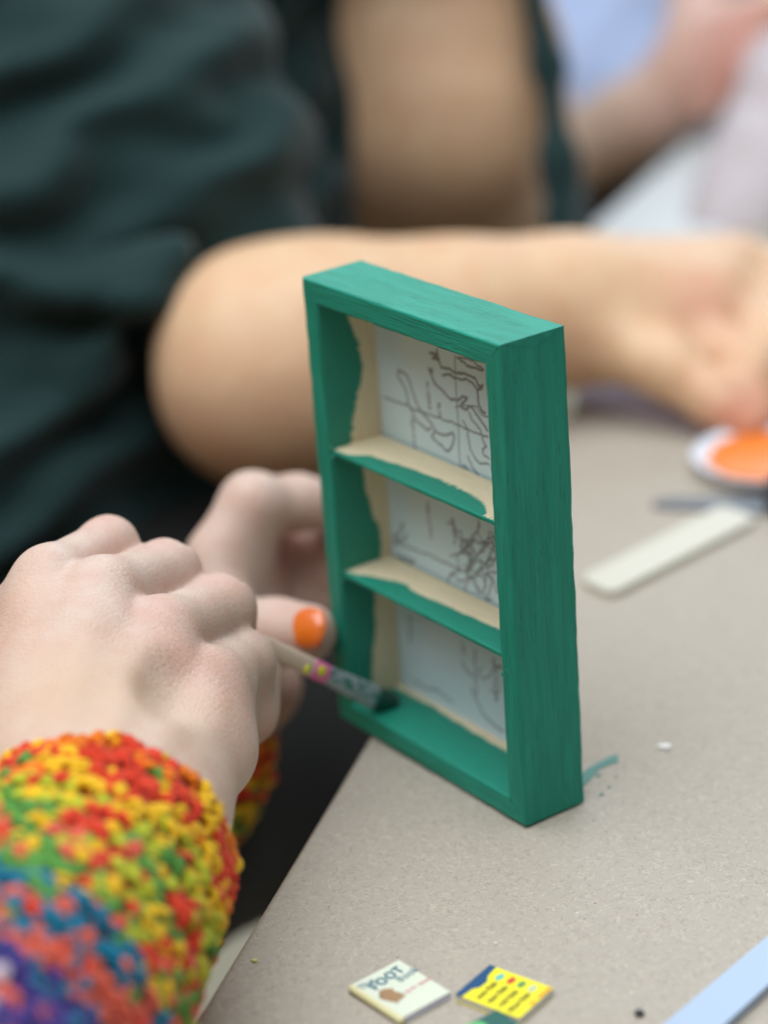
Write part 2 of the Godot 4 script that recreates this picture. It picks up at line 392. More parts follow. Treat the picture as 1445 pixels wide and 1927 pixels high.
# A flat plate with rounded rim: outline in x, z (clockwise or not), from y0 to y1.
func plate(outline: PackedVector2Array, y0: float, y1: float, r := 0.0003) -> ArrayMesh:
	var st := SurfaceTool.new()
	st.begin(Mesh.PRIMITIVE_TRIANGLES)
	var pts := outline
	if Geometry2D.is_polygon_clockwise(pts):
		pts.reverse()
	var mid := Vector2.ZERO
	for p in pts:
		mid += p / pts.size()
	var inner := PackedVector2Array()
	for p in pts:
		inner.append(p + (mid - p).normalized() * r)
	var tri := Geometry2D.triangulate_polygon(inner)
	for top in [true, false]:
		for i in range(0, tri.size(), 3):
			var o := [tri[i], tri[i + 1], tri[i + 2]]
			var a := inner[o[0]]
			var b := inner[o[1]]
			var c := inner[o[2]]
			var up := (b - a).cross(c - a) > 0.0
			if up != top:
				o.reverse()
			for k in o:
				st.set_normal(Vector3.UP if top else Vector3.DOWN)
				st.set_uv(inner[k] * 20.0)
				st.add_vertex(Vector3(inner[k].x, y1 if top else y0, inner[k].y))
	var n := pts.size()
	for i in n:
		var j := (i + 1) % n
		var d := (pts[j] - pts[i]).normalized()
		var o := Vector3(d.y, 0, -d.x)
		if o.dot(Vector3(pts[i].x - mid.x, 0, pts[i].y - mid.y)) < 0.0:
			o = -o
		var levels := [[inner, y1, (o + Vector3.UP).normalized()], [pts, y1 - r, o], [pts, y0 + r, o], [inner, y0, (o + Vector3.DOWN).normalized()]]
		for l in 3:
			var q := []
			for e in [[l, i], [l, j], [l + 1, j], [l + 1, i]]:
				var lv = levels[e[0]]
				q.append([Vector3(lv[0][e[1]].x, lv[1], lv[0][e[1]].y), lv[2]])
			var f: Vector3 = (q[2][0] - q[0][0]).cross(q[1][0] - q[0][0])
			for k in ([0, 1, 2, 0, 2, 3] if f.dot(o + Vector3(0, [0.5, 0, -0.5][l], 0)) > 0.0 else [0, 2, 1, 0, 3, 2]):
				st.set_normal(q[k][1])
				st.set_uv(Vector2(q[k][0].x, q[k][0].z) * 20.0)
				st.add_vertex(q[k][0])
	return st.commit()

func disc(r: float, n := 28, wobble := 0.0, seed_ := 1) -> PackedVector2Array:
	var o := PackedVector2Array()
	noise.seed = seed_
	noise.frequency = 1.0
	for i in n:
		var a := TAU * i / n
		var q := r * (1.0 + wobble * noise.get_noise_2d(cos(a) * 1.3, sin(a) * 1.3))
		o.append(Vector2(cos(a), sin(a)) * q)
	return o

func add_ball(st: SurfaceTool, at: Vector3, x: Vector3, y: Vector3, z: Vector3, c: Color, rings := 5, sides := 8) -> void:
	# an ellipsoid with the half axes x, y, z
	var b := Basis(x, y, z)
	var inv := b.inverse().transposed()
	var rows: Array = []
	for i in rings + 1:
		var t := PI * i / rings
		var row: Array = []
		for k in sides:
			var a := TAU * k / sides
			row.append(Vector3(cos(t), sin(t) * cos(a), sin(t) * sin(a)))
		rows.append(row)
	for i in rings:
		for k in sides:
			var k2 := (k + 1) % sides
			var q := [rows[i][k], rows[i][k2], rows[i + 1][k2], rows[i + 1][k]]
			var order := [0, 1, 2, 0, 2, 3]
			if i == 0:
				order = [0, 2, 3]
			elif i == rings - 1:
				order = [0, 1, 2]
			for j in order:
				st.set_color(c)
				st.set_normal((inv * q[j]).normalized())
				st.add_vertex(at + b * q[j])

# One loop of yarn: a short bent strand along x that rises in the middle and dives at both ends.
func add_loop(st: SurfaceTool, at: Vector3, x: Vector3, y: Vector3, out: Vector3, half: float, r: float, arch: float, c: Color) -> void:
	var rows: Array = []
	var n := 6
	for i in n + 1:
		var t := -1.0 + 2.0 * i / n
		var p := at + x * half * t + y * arch * (1.0 - t * t) + out * (0.0014 * (1.0 - t * t) - 0.0009 * t * t)
		var d := (x * half - y * arch * 2.0 * t - out * 0.0046 * t).normalized()
		var u := (out - d * out.dot(d)).normalized()
		var w := d.cross(u)
		var q := r * (1.0 - 0.3 * t * t)
		var row: Array = []
		for k in 7:
			var a := TAU * k / 7.0
			var o := u * cos(a) + w * sin(a)
			row.append([p + o * q, o])
		rows.append(row)
	for i in n:
		for k in 7:
			var k2 := (k + 1) % 7
			for v in [rows[i][k], rows[i + 1][k2], rows[i][k2], rows[i][k], rows[i + 1][k], rows[i + 1][k2]]:
				st.set_color(c)
				st.set_normal(v[1])
				st.add_vertex(v[0])

# A tube of changing radius along points, closed at both ends.
func tube(points: PackedVector3Array, radii: PackedFloat32Array, sides := 14, flat := 1.0) -> ArrayMesh:
	var v := PackedVector3Array()
	var index := PackedInt32Array()
	var side := Vector3.ZERO
	for i in points.size():
		var along := (points[mini(i + 1, points.size() - 1)] - points[maxi(i - 1, 0)]).normalized()
		side = along.cross(Vector3.UP).normalized()
		var up := side.cross(along)
		for k in sides:
			var a := TAU * k / sides
			v.append(points[i] + (side * cos(a) + up * sin(a) * flat) * radii[i])
	for i in points.size() - 1:
		for k in sides:
			var a := i * sides + k
			var b := i * sides + (k + 1) % sides
			index.append_array(PackedInt32Array([a, b, a + sides, b, b + sides, a + sides]))
	for e in [0, points.size() - 1]:
		v.append(points[e])
		for k in sides:
			var a: int = e * sides + k
			var b: int = e * sides + (k + 1) % sides
			index.append_array(PackedInt32Array([v.size() - 1, b, a] if e == 0 else [v.size() - 1, a, b]))
	return finished(v, index, none)

# ---------------------------------------------------------------- the scene
func _ready() -> void:
	build_camera_and_light()
	build_table()
	build_frame()
	build_painter()
	build_brush()
	build_neighbour()
	build_far_person()
	build_books()
	build_table_things()

func build_camera_and_light() -> void:
	var cam := Camera3D.new()
	cam.name = "camera"
	add_child(cam)
	var lens := CameraAttributesPhysical.new()
	lens.frustum_focal_length = 24.0 / (2.0 * tan(deg_to_rad(25.316 * 0.5)))
	lens.frustum_focus_distance = 0.642
	lens.exposure_aperture = lens.frustum_focal_length / 19.0
	lens.frustum_near = 0.02
	lens.frustum_far = 20.0
	cam.attributes = lens
	cam.fov = 25.316
	cam.near = 0.02
	cam.far = 20.0
	cam.transform = Transform3D(Basis(Vector3(0.9972, -0.0697, 0.0287), Vector3(0.0754, 0.9219, -0.3800), Vector3(0.0000, 0.3811, 0.9245)), Vector3(-0.0345, 0.3465, 0.5863))
	cam.current = true
	var we := WorldEnvironment.new()
	we.name = "surroundings"
	var env := Environment.new()
	env.background_mode = Environment.BG_COLOR
	env.background_color = srgb(Color(0.16, 0.165, 0.17))
	env.tonemap_mode = Environment.TONE_MAPPER_LINEAR
	env.tonemap_exposure = 1.0
	env.sdfgi_enabled = true
	env.ssao_enabled = true
	env.ssil_enabled = true
	we.environment = env
	add_child(we)
	var lamp := AreaLight3D.new()
	lamp.name = "ceiling_light"
	lamp.area_size = Vector2(2.6, 2.0)
	lamp.light_color = Color(0.95, 0.98, 1.0)
	lamp.light_energy = 8.0
	lamp.shadow_enabled = true
	add_child(lamp)
	lamp.position = Vector3(-0.3, 1.9, 0.12)
	lamp.look_at_from_position(lamp.position, Vector3(0.0, 0.0, -0.15), Vector3(0, 0, -1))
	# daylight from a wide window beyond the far end of the table
	var window := AreaLight3D.new()
	window.name = "window_daylight"
	window.area_size = Vector2(3.2, 1.6)
	window.light_color = Color(0.86, 0.93, 1.0)
	window.light_energy = 6.0
	window.shadow_enabled = true
	add_child(window)
	window.look_at_from_position(Vector3(0.5, 1.75, -3.0), Vector3(0.0, 0.1, -0.1), Vector3.UP)

# ---------------------------------------------------------------- table, paper, floor
func kraft_material() -> StandardMaterial3D:
	var side := 1400
	var d := PackedFloat32Array()
	d.resize(side * side)
	var rng := RandomNumberGenerator.new()
	rng.seed = 77
	for y in side:
		for x in side:
			d[y * side + x] = 0.5 + 0.035 * rng.randfn()
	# fibres: short bent strokes, lighter or darker than the pulp
	for k in 15000:
		var p := Vector2(rng.randf() * side, rng.randf() * side)
		var a := rng.randf() * TAU
		var bend := rng.randfn() * 0.12
		var tone := rng.randfn() * 0.21
		if rng.randf() < 0.012:
			tone = 0.32
		elif rng.randf() < 0.012:
			tone = -0.3
		for s in int(8 + rng.randf() * 20):
			p += Vector2(cos(a), sin(a))
			a += bend
			var i := posmod(int(p.y), side) * side + posmod(int(p.x), side)
			d[i] += tone
			d[posmod(i + 1, side * side)] += tone * 0.8
			d[posmod(i + side, side * side)] += tone * 0.8
			d[posmod(i + side + 1, side * side)] += tone * 0.5
	var bytes := PackedByteArray()
	bytes.resize(side * side * 3)
	for y in side:
		for x in side:
			var i := y * side + x
			var v := clampf(d[i], 0.0, 1.0)
			# one even pulp colour; only single fibres and grains of pulp differ from it
			var fibre := 1.0 + 0.58 * (v - 0.5)
			var c := Color(0.382 * fibre, 0.332 * fibre, 0.272 * fibre)
			c = srgb(c)
			bytes[i * 3] = int(c.r * 255.0)
			bytes[i * 3 + 1] = int(c.g * 255.0)
			bytes[i * 3 + 2] = int(c.b * 255.0)
	var m := StandardMaterial3D.new()
	m.albedo_texture = ImageTexture.create_from_image(Image.create_from_data(side, side, false, Image.FORMAT_RGB8, bytes))
	m.roughness = 0.62
	m.metallic_specular = 0.4
	m.uv1_triplanar = true
	m.uv1_scale = Vector3(6.5, 6.5, 6.5)
	m.heightmap_enabled = false
	m.normal_enabled = true
	m.normal_texture = noise_normal(0.11, 4.0, 21, 4)
	m.normal_scale = 0.3
	return m

func build_table() -> void:
	var floor_ := MeshInstance3D.new()
	floor_.name = "floor"
	var fm := BoxMesh.new()
	fm.size = Vector3(7, 0.1, 7)
	floor_.mesh = fm
	floor_.material_override = plain(Color(0.36, 0.31, 0.21), 0.6)
	add_child(floor_)
	floor_.position = Vector3(0, -0.79, -0.5)
	floor_.set_meta("kind", "structure")
	var t := base("work_table", Vector3(-0.0456, 0, -0.0645), -0.3173)
	tag(t, "long work table covered with brown kraft paper under the green frame", "table")
	var wood := plain(Color(0.5, 0.45, 0.38), 0.5)
	put("tabletop", plate(PackedVector2Array([Vector2(0.004, -1.5), Vector2(0.75, -1.5), Vector2(0.75, 0.8), Vector2(0.004, 0.8)]), -0.034, -0.0012, 0.002), wood, t)
	for p in [Vector2(0.06, -1.4), Vector2(0.69, -1.4), Vector2(0.06, 0.7), Vector2(0.69, 0.7)]:
		var leg := put("leg", plate(disc(0.018, 16), -0.74, -0.034, 0.002), plain(Color(0.35, 0.36, 0.37), 0.4), t)
		leg.position = Vector3(p.x, 0, p.y)
	# the paper: flat on the table and folded down over its long edge
	var st := SurfaceTool.new()
	st.begin(Mesh.PRIMITIVE_TRIANGLES)
	var prof: Array = [[Vector2(0.75, 0), Vector2(0, 1)]]
	for x in [0.6, 0.45, 0.3, 0.2, 0.1, 0.05]:
		prof.append([Vector2(x, 0), Vector2(0, 1)])
	for j in 7:
		var a := PI * 0.5 * j / 6.0
		prof.append([Vector2(0.0030 - sin(a) * 0.0030, -0.0030 + cos(a) * 0.0030), Vector2(-sin(a), cos(a))])
	prof.append([Vector2(0.0, -0.05), Vector2(-1, 0)])
	var nz := 60
	noise.seed = 12
	noise.frequency = 9.0
	for i in nz:
		for k in prof.size() - 1:
			var q: Array = []
			for e in [[i, k], [i + 1, k], [i + 1, k + 1], [i, k + 1]]:
				var z: float = -1.5 + 2.3 * e[0] / nz
				var pr = prof[e[1]]
				var wav: float = noise.get_noise_2d(z, 3.0) * 0.004 if pr[0].y < -0.01 else 0.0
				q.append([Vector3(pr[0].x + wav, pr[0].y, z), Vector3(pr[1].x, pr[1].y, 0)])
			for j in [0, 1, 2, 0, 2, 3]:
				st.set_normal(q[j][1])
				st.add_vertex(q[j][0])
	var sheet := put("kraft_paper", st.commit(), kraft_material(), t)
	sheet.set_meta("label", "brown kraft paper with visible fibres")

# ---------------------------------------------------------------- the green frame
func paint_material(tint: Color, seed_: int) -> StandardMaterial3D:
	var w := 1024
	var h := 512
	var n := FastNoiseLite.new()
	n.seed = seed_
	n.frequency = 1.0
	n.fractal_octaves = 3
	var d := PackedFloat32Array()
	d.resize(w * h)
	var rng := RandomNumberGenerator.new()
	rng.seed = seed_ * 13
	for y in h:
		for x in w:
			var streak := n.get_noise_2d(x * 0.006, y * 0.16)
			var broad := n.get_noise_2d(x * 0.003 + 40.0, y * 0.03)
			d[y * w + x] = 0.55 + 0.26 * streak + 0.30 * broad
	var tone := d.duplicate()
	# open pores of the wood: short grooves along the grain
	for k in 1500:
		var px := rng.randi() % w
		var py := rng.randi() % h
		if n.get_noise_2d(px * 0.004 + 9.0, py * 0.02) < -0.05:
			continue
		var l := 6 + rng.randi() % 26
		var deep := 0.15 + 0.35 * rng.randf()
		for s in l:
			var i := ((py + (1 if s > l / 2 and k % 3 == 0 else 0)) % h) * w + (px + s) % w
			d[i] -= deep
			tone[i] -= deep * 0.9
	var tex := picture(w, h, func(x, y):
		var v: float = tone[y * w + x] - 0.55
		return Color(tint.r * (1.0 + 1.1 * v), tint.g * (1.0 + 0.55 * v), tint.b * (1.0 + 0.65 * v)))
	var m := StandardMaterial3D.new()
	m.albedo_texture = tex
	m.roughness = 0.5
	m.metallic_specular = 0.36
	m.heightmap_enabled = true
	m.heightmap_scale = 0.035
	m.heightmap_texture = ImageTexture.create_from_image(grey(w, h, d))
	return m

# a face of bare wood with green brushed over part of it; covered(a, b) in metres says how far inside the paint a point lies
func brushed_face(la: float, lb: float, covered: Callable, seed_: int) -> StandardMaterial3D:
	var w := int(la * 5000.0)
	var h := int(lb * 5000.0)
	var n := FastNoiseLite.new()
	n.seed = seed_
	n.frequency = 1.0
	n.fractal_octaves = 3
	var tex := picture(w, h, func(x, y):
		var a: float = la * (x + 0.5) / w
		var b: float = lb * (y + 0.5) / h
		var c: float = covered.call(a, b)
		var dry: float = clampf(n.get_noise_2d(a * 45.0, 8.0) * 2.5 - 0.2, 0.0, 1.0)
		c += (0.0003 + 0.0016 * dry) * n.get_noise_2d(a * 700.0, b * 120.0) + 0.0006 * n.get_noise_2d(a * 120.0 + 30.0, b * 100.0)
		var grain: float = n.get_noise_2d(a * 60.0, b * 1500.0)
		var wood := Color(bare_wood.r * (1.0 + 0.12 * grain), bare_wood.g * (1.0 + 0.14 * grain), bare_wood.b * (1.0 + 0.16 * grain))
		var streak: float = n.get_noise_2d(a * 90.0 + 7.0, b * 900.0)
		var green := Color(paint_green.r * (1.0 + 0.3 * streak), paint_green.g * (1.0 + 0.14 * streak), paint_green.b * (1.0 + 0.16 * streak))
		var thin: float = smoothstep(-0.0007 - 0.0012 * maxf(0.0, n.get_noise_2d(a * 60.0, 3.0)), 0.0005 + 0.0004 * absf(streak), c)
		return wood.lerp(green, thin))
	var m := StandardMaterial3D.new()
	m.albedo_texture = tex
	m.roughness = 0.5
	return m

func along(points: Array, x: float) -> float:
	# y of a broken line at x; points sorted by x
	for i in points.size() - 1:
		if x <= points[i + 1].x:
			var t: float = clampf((x - points[i].x) / maxf(points[i + 1].x - points[i].x, 1e-6), 0.0, 1.0)
			return lerpf(points[i].y, points[i + 1].y, t)
	return points[-1].y

func map_material() -> StandardMaterial3D:
	# the panel runs x -89..-7 mm and y 7..143 mm; 9 pixels to the millimetre
	var s := 9.0
	var w := int(84.0 * s)
	var h := int(138.0 * s)
	var ink := PackedFloat32Array()
	ink.resize(w * h)
	var rng := RandomNumberGenerator.new()
	rng.seed = 5
	var stroke := func(a: Vector2, b: Vector2, half: float, dark: float):
		var steps := int(a.distance_to(b) * s / 1.5) + 1
		for k in steps + 1:
			var p := a.lerp(b, float(k) / steps)
			var c := Vector2((p.x + 90.0) * s, (144.0 - p.y) * s)
			var r := half * s
			for yy in range(int(c.y - r - 1), int(c.y + r + 2)):
				for xx in range(int(c.x - r - 1), int(c.x + r + 2)):
					if xx >= 0 and yy >= 0 and xx < w and yy < h:
						var v := clampf(r - Vector2(xx, yy).distance_to(c) + 0.5, 0.0, 1.0) * dark
						ink[yy * w + xx] = maxf(ink[yy * w + xx], v)
	for l in map_lines:
		var pts: PackedVector2Array = l[1]
		for i in pts.size() - 1:
			var parts := 4
			var prev := pts[i]
			for k in parts:
				var nxt := pts[i].lerp(pts[i + 1], (k + 1.0) / parts)
				if k < parts - 1:
					nxt += Vector2(rng.randfn(), rng.randfn()) * (0.16 if l[0] > 0.85 else 0.02)
				stroke.call(prev, nxt, 0.33 * l[0], 0.8)
				prev = nxt
	# names written down the sheet, too small to read
	for i in range(0, map_words.size(), 2):
		var a := map_words[i]
		var b := map_words[i + 1]
		var n := int(a.distance_to(b) / 1.25)
		for k in n:
			var p := a.lerp(b, (k + 0.5) / n)
			for q in 3:
				stroke.call(p + Vector2(rng.randfn() * 0.45, rng.randfn() * 0.3), p + Vector2(rng.randfn() * 0.45, rng.randfn() * 0.3), 0.26, 0.8)
	# the rest of the chart, towards the other side
	for k in 22:
		var p := Vector2(rng.randf_range(-36.0, -10.0), rng.randf_range(12.0, 140.0))
		var a := rng.randf() * TAU
		for q in 12:
			a += rng.randfn() * 0.6
			var nxt := p + Vector2(cos(a), sin(a)) * 1.6
			stroke.call(p, nxt, 0.24, 0.8)
			p = nxt
	var tex := picture(w, h, func(x, y):
		return Color(0.60, 0.74, 0.79).lerp(Color(0.10, 0.075, 0.085), ink[y * w + x]))
	var m := StandardMaterial3D.new()
	m.albedo_texture = tex
	m.roughness = 0.55
	return m

func build_frame() -> void:
	var W := 0.096
	var H := 0.15
	var D := 0.0232
	var T := 0.0073
	var f := base("box_frame", Vector3(0, 0.0009, 0), FRAME_TURN)
	tag(f, "small green painted wooden box frame with two shelves and a map backing", "frame")
	var green_a := paint_material(paint_green, 3)
	var green_b := paint_material(paint_green, 8)
	var rough := 0.0004
	# sides: a board along its own x, stood upright; own +z then faces the frame's inside
	var left_cover: Array = []
	for p in [[7.3, -9.0], [16.4, -9.2], [22.7, -10.4], [31.7, -12.3], [41.0, -12.7], [50.0, -13.5], [54.0, -16.6], [63.8, -17.2], [67.0, -15.9], [70.1, -14.6], [79.9, -12.4], [88.0, -12.0], [93.0, -10.5], [95.4, -8.3], [100.0, -9.0], [107.0, -10.8], [114.0, -13.8], [119.9, -15.0], [128.0, -14.0], [134.6, -11.3], [142.7, -9.0]]:
		left_cover.append(Vector2(p[0] * 0.001, -p[1] * 0.001))
	var inner_h := H - 2.0 * T
	var face := brushed_face(inner_h, D, func(a, b):
		return along(left_cover, T + a) - (D - b), 41)
	# left side: x runs up, y runs forward, z towards the right
	var l := put("side_board", board(H, D, T, 0.0008, 3, rough, 2, Vector2(0, -1)), [green_b, face], f)
	l.transform = Transform3D(Basis(Vector3(0, 1, 0), Vector3(0, 0, 1), Vector3(1, 0, 0)), Vector3(-W + T * 0.5, H * 0.5, -D * 0.5))
	l.set_meta("label", "side board with bare wood left along its inner back edge")
	var r := put("side_board", board(H, D, T, 0.0008, 3, rough, 4, Vector2(0, -1)), [green_a, face], f)
	r.transform = Transform3D(Basis(Vector3(0, -1, 0), Vector3(0, 0, 1), Vector3(-1, 0, 0)), Vector3(-T * 0.5, H * 0.5, -D * 0.5))
	# rails: x runs right, y up, z forward
	var top := put("rail", board(W, T, D, 0.0008, -1, rough, 6, Vector2(1, 0)), [green_b], f)
	top.position = Vector3(-W * 0.5, H - T * 0.5, -D * 0.5)
	var low_face := brushed_face(W - 2.0 * T, D, func(a, b):
		return 0.0182 + 0.0016 * sin(a * 90.0) * 0.5 - b, 43)
	var low := put("rail", board(W, T, D, 0.0008, 0, rough, 7, Vector2(-1, 0)), [green_a, low_face], f)
	low.position = Vector3(-W * 0.5, T * 0.5, -D * 0.5)
	# shelves
	var one: Array = []
	for p in [[0.0, 1.0], [6.0, 1.0], [8.2, 1.9], [12.5, 5.9], [19.7, 6.7], [29.1, 7.9], [38.3, 9.0], [48.6, 9.1], [59.7, 8.4], [66.8, 6.8], [73.0, 3.8], [74.5, 2.6], [75.0, 0.6], [82.0, 0.5]]:
		one.append(Vector2(p[0], p[1]) * 0.001)
	var two: Array = []
	for p in [[0.0, 1.5], [4.0, 2.1], [9.3, 4.5], [17.9, 8.6], [23.1, 9.9], [25.0, 8.4], [27.0, 8.1], [35.1, 8.1], [52.0, 9.3], [68.5, 10.2], [82.0, 10.4]]:
		two.append(Vector2(p[0], p[1]) * 0.001)
	var k := 0
	for y in [0.0955, 0.0541]:
		var line: Array = [one, two][k]
		var sl := W - 2.0 * T
		var sd := 0.0192
		var sf := brushed_face(sl, sd, func(a, b):
			return along(line, a) - b - 0.0006, 51 + k)
		var s := put("shelf", board(sl, 0.0014, sd, 0.0004, 0, rough * 0.7, 11 + k), [green_a, sf], f)
		s.position = Vector3(-W * 0.5, y - 0.0007, -0.0010 - sd * 0.5)
		s.set_meta("label", "thin shelf brushed green along its front, bare wood behind")
		k += 1
	# backing with a printed chart
	var q := ArrayMesh.new()
	var st := SurfaceTool.new()
	st.begin(Mesh.PRIMITIVE_TRIANGLES)
	var x0 := -0.090
	var x1 := -0.006
	var y0 := 0.006
	var y1 := 0.144
	var z := -0.0206
	for v in [[x0, y0, 0, 1], [x0, y1, 0, 0], [x1, y1, 1, 0], [x0, y0, 0, 1], [x1, y1, 1, 0], [x1, y0, 1, 1]]:
		st.set_normal(Vector3(0, 0, 1))
		st.set_uv(Vector2(v[2], v[3]))
		st.add_vertex(Vector3(v[0], v[1], z))
	q = st.commit()
	put("map_sheet", q, map_material(), f).set_meta("label", "pale blue printed map with brown coastlines")
	var back := put("back_panel", board(W - 0.002, H - 0.002, 0.0024, 0.0004, -1, 0.0, 9), plain(bare_wood * 0.9, 0.7), f)
	back.position = Vector3(-W * 0.5, H * 0.5, z - 0.0013)
	# ridges and drops of paint where the shelves meet the sides
	var drops := SurfaceTool.new()
	drops.begin(Mesh.PRIMITIVE_TRIANGLES)
	var rng := RandomNumberGenerator.new()
	rng.seed = 6
	for c in [Vector3(-0.0895, 0.0953, -0.0006), Vector3(-0.0895, 0.0539, -0.0006), Vector3(-0.0052, 0.0900, -0.0004), Vector3(-0.0050, 0.0490, -0.0002), Vector3(-0.0930, 0.1180, -0.0002)]:
		for i in 5:
			var p: Vector3 = c + Vector3(rng.randfn() * 0.0011, rng.randfn() * 0.0011, rng.randf() * 0.0002 - 0.0004)
			add_ball(drops, p, Vector3(0.0005 + 0.0005 * rng.randf(), 0, 0), Vector3(0, 0.0004 + 0.0006 * rng.randf(), 0), Vector3(0, 0, 0.0006), Color.WHITE)
	var dm := plain(Color(0.03, 0.24, 0.155), 0.3)
	put("paint_drops", drops.commit(), dm, f)

# ---------------------------------------------------------------- people
func skin_tint(skin: Color, spots: Array, seed_: int) -> Callable:
	var n := FastNoiseLite.new()
	n.seed = seed_
	n.frequency = 60.0
	n.fractal_octaves = 3
	return func(p: Vector3) -> Color:
		var v := n.get_noise_3dv(p)
		var w := n.get_noise_3dv(p * 3.5 + Vector3(4, 0, 1))
		var c := Color(skin.r * (1.0 + 0.05 * v + 0.03 * w), skin.g * (1.0 + 0.16 * v + 0.07 * w), skin.b * (1.0 + 0.20 * v + 0.08 * w))
		for s in spots:
			var k := exp(-(p - (s[0] as Vector3)).length_squared() / (s[1] * s[1]))
			c = c.lerp(s[2], k * s[3])
		return c

func chain(points: Array, radii: Array) -> Array:
	var b: Array = []
	for i in points.size() - 1:
		b.append([points[i], points[i + 1], radii[i] * 0.001, radii[i + 1] * 0.001])
	return b

func yarn(s: float, rng: RandomNumberGenerator) -> Color:
	# colours of the knitting by the distance from the cuff in millimetres
	var red := Color(0.72, 0.055, 0.02)
	var orange := Color(0.82, 0.20, 0.012)
	var yellow := Color(0.86, 0.50, 0.015)
	var lime := Color(0.50, 0.52, 0.03)
	var green := Color(0.10, 0.30, 0.05)
	var teal := Color(0.0, 0.16, 0.27)
	var coral := Color(0.72, 0.12, 0.07)
	var violet := Color(0.06, 0.035, 0.22)
	var t := rng.randf()
	if s < 6.0:
		return orange if t < 0.5 else red if t < 0.8 else yellow
	if s < 19.5:
		return red if t < 0.42 else yellow if t < 0.74 else orange if t < 0.88 else green
	if s < 25.5:
		return yellow if t < 0.7 else lime
	if s < 33.0:
		return lime if t < 0.4 else green if t < 0.6 else red if t < 0.85 else yellow
	if s < 57.0:
		return red if t < 0.25 else coral if t < 0.42 else green if t < 0.74 else lime if t < 0.86 else yellow
	if s < 63.0:
		return teal if t < 0.8 else green if t < 0.9 else coral
	if s < 84.0:
		return coral if t < 0.48 else teal if t < 0.84 else red if t < 0.94 else green
	if s < 93.0:
		return violet if t < 0.7 else teal
	return coral if t < 0.35 else Color(0.6, 0.5, 0.55) if t < 0.5 else violet

func yarn_material() -> StandardMaterial3D:
	var m := vertex_tinted(1.0)
	m.metallic_specular = 0.12
	m.rim_enabled = true
	m.rim = 0.5
	m.rim_tint = 0.8
	m.normal_enabled = true
	m.normal_texture = noise_normal(0.09, 8.0, 19)
	m.normal_scale = 0.9
	m.uv1_triplanar = true
	m.uv1_scale = Vector3(60, 60, 60)
	return m

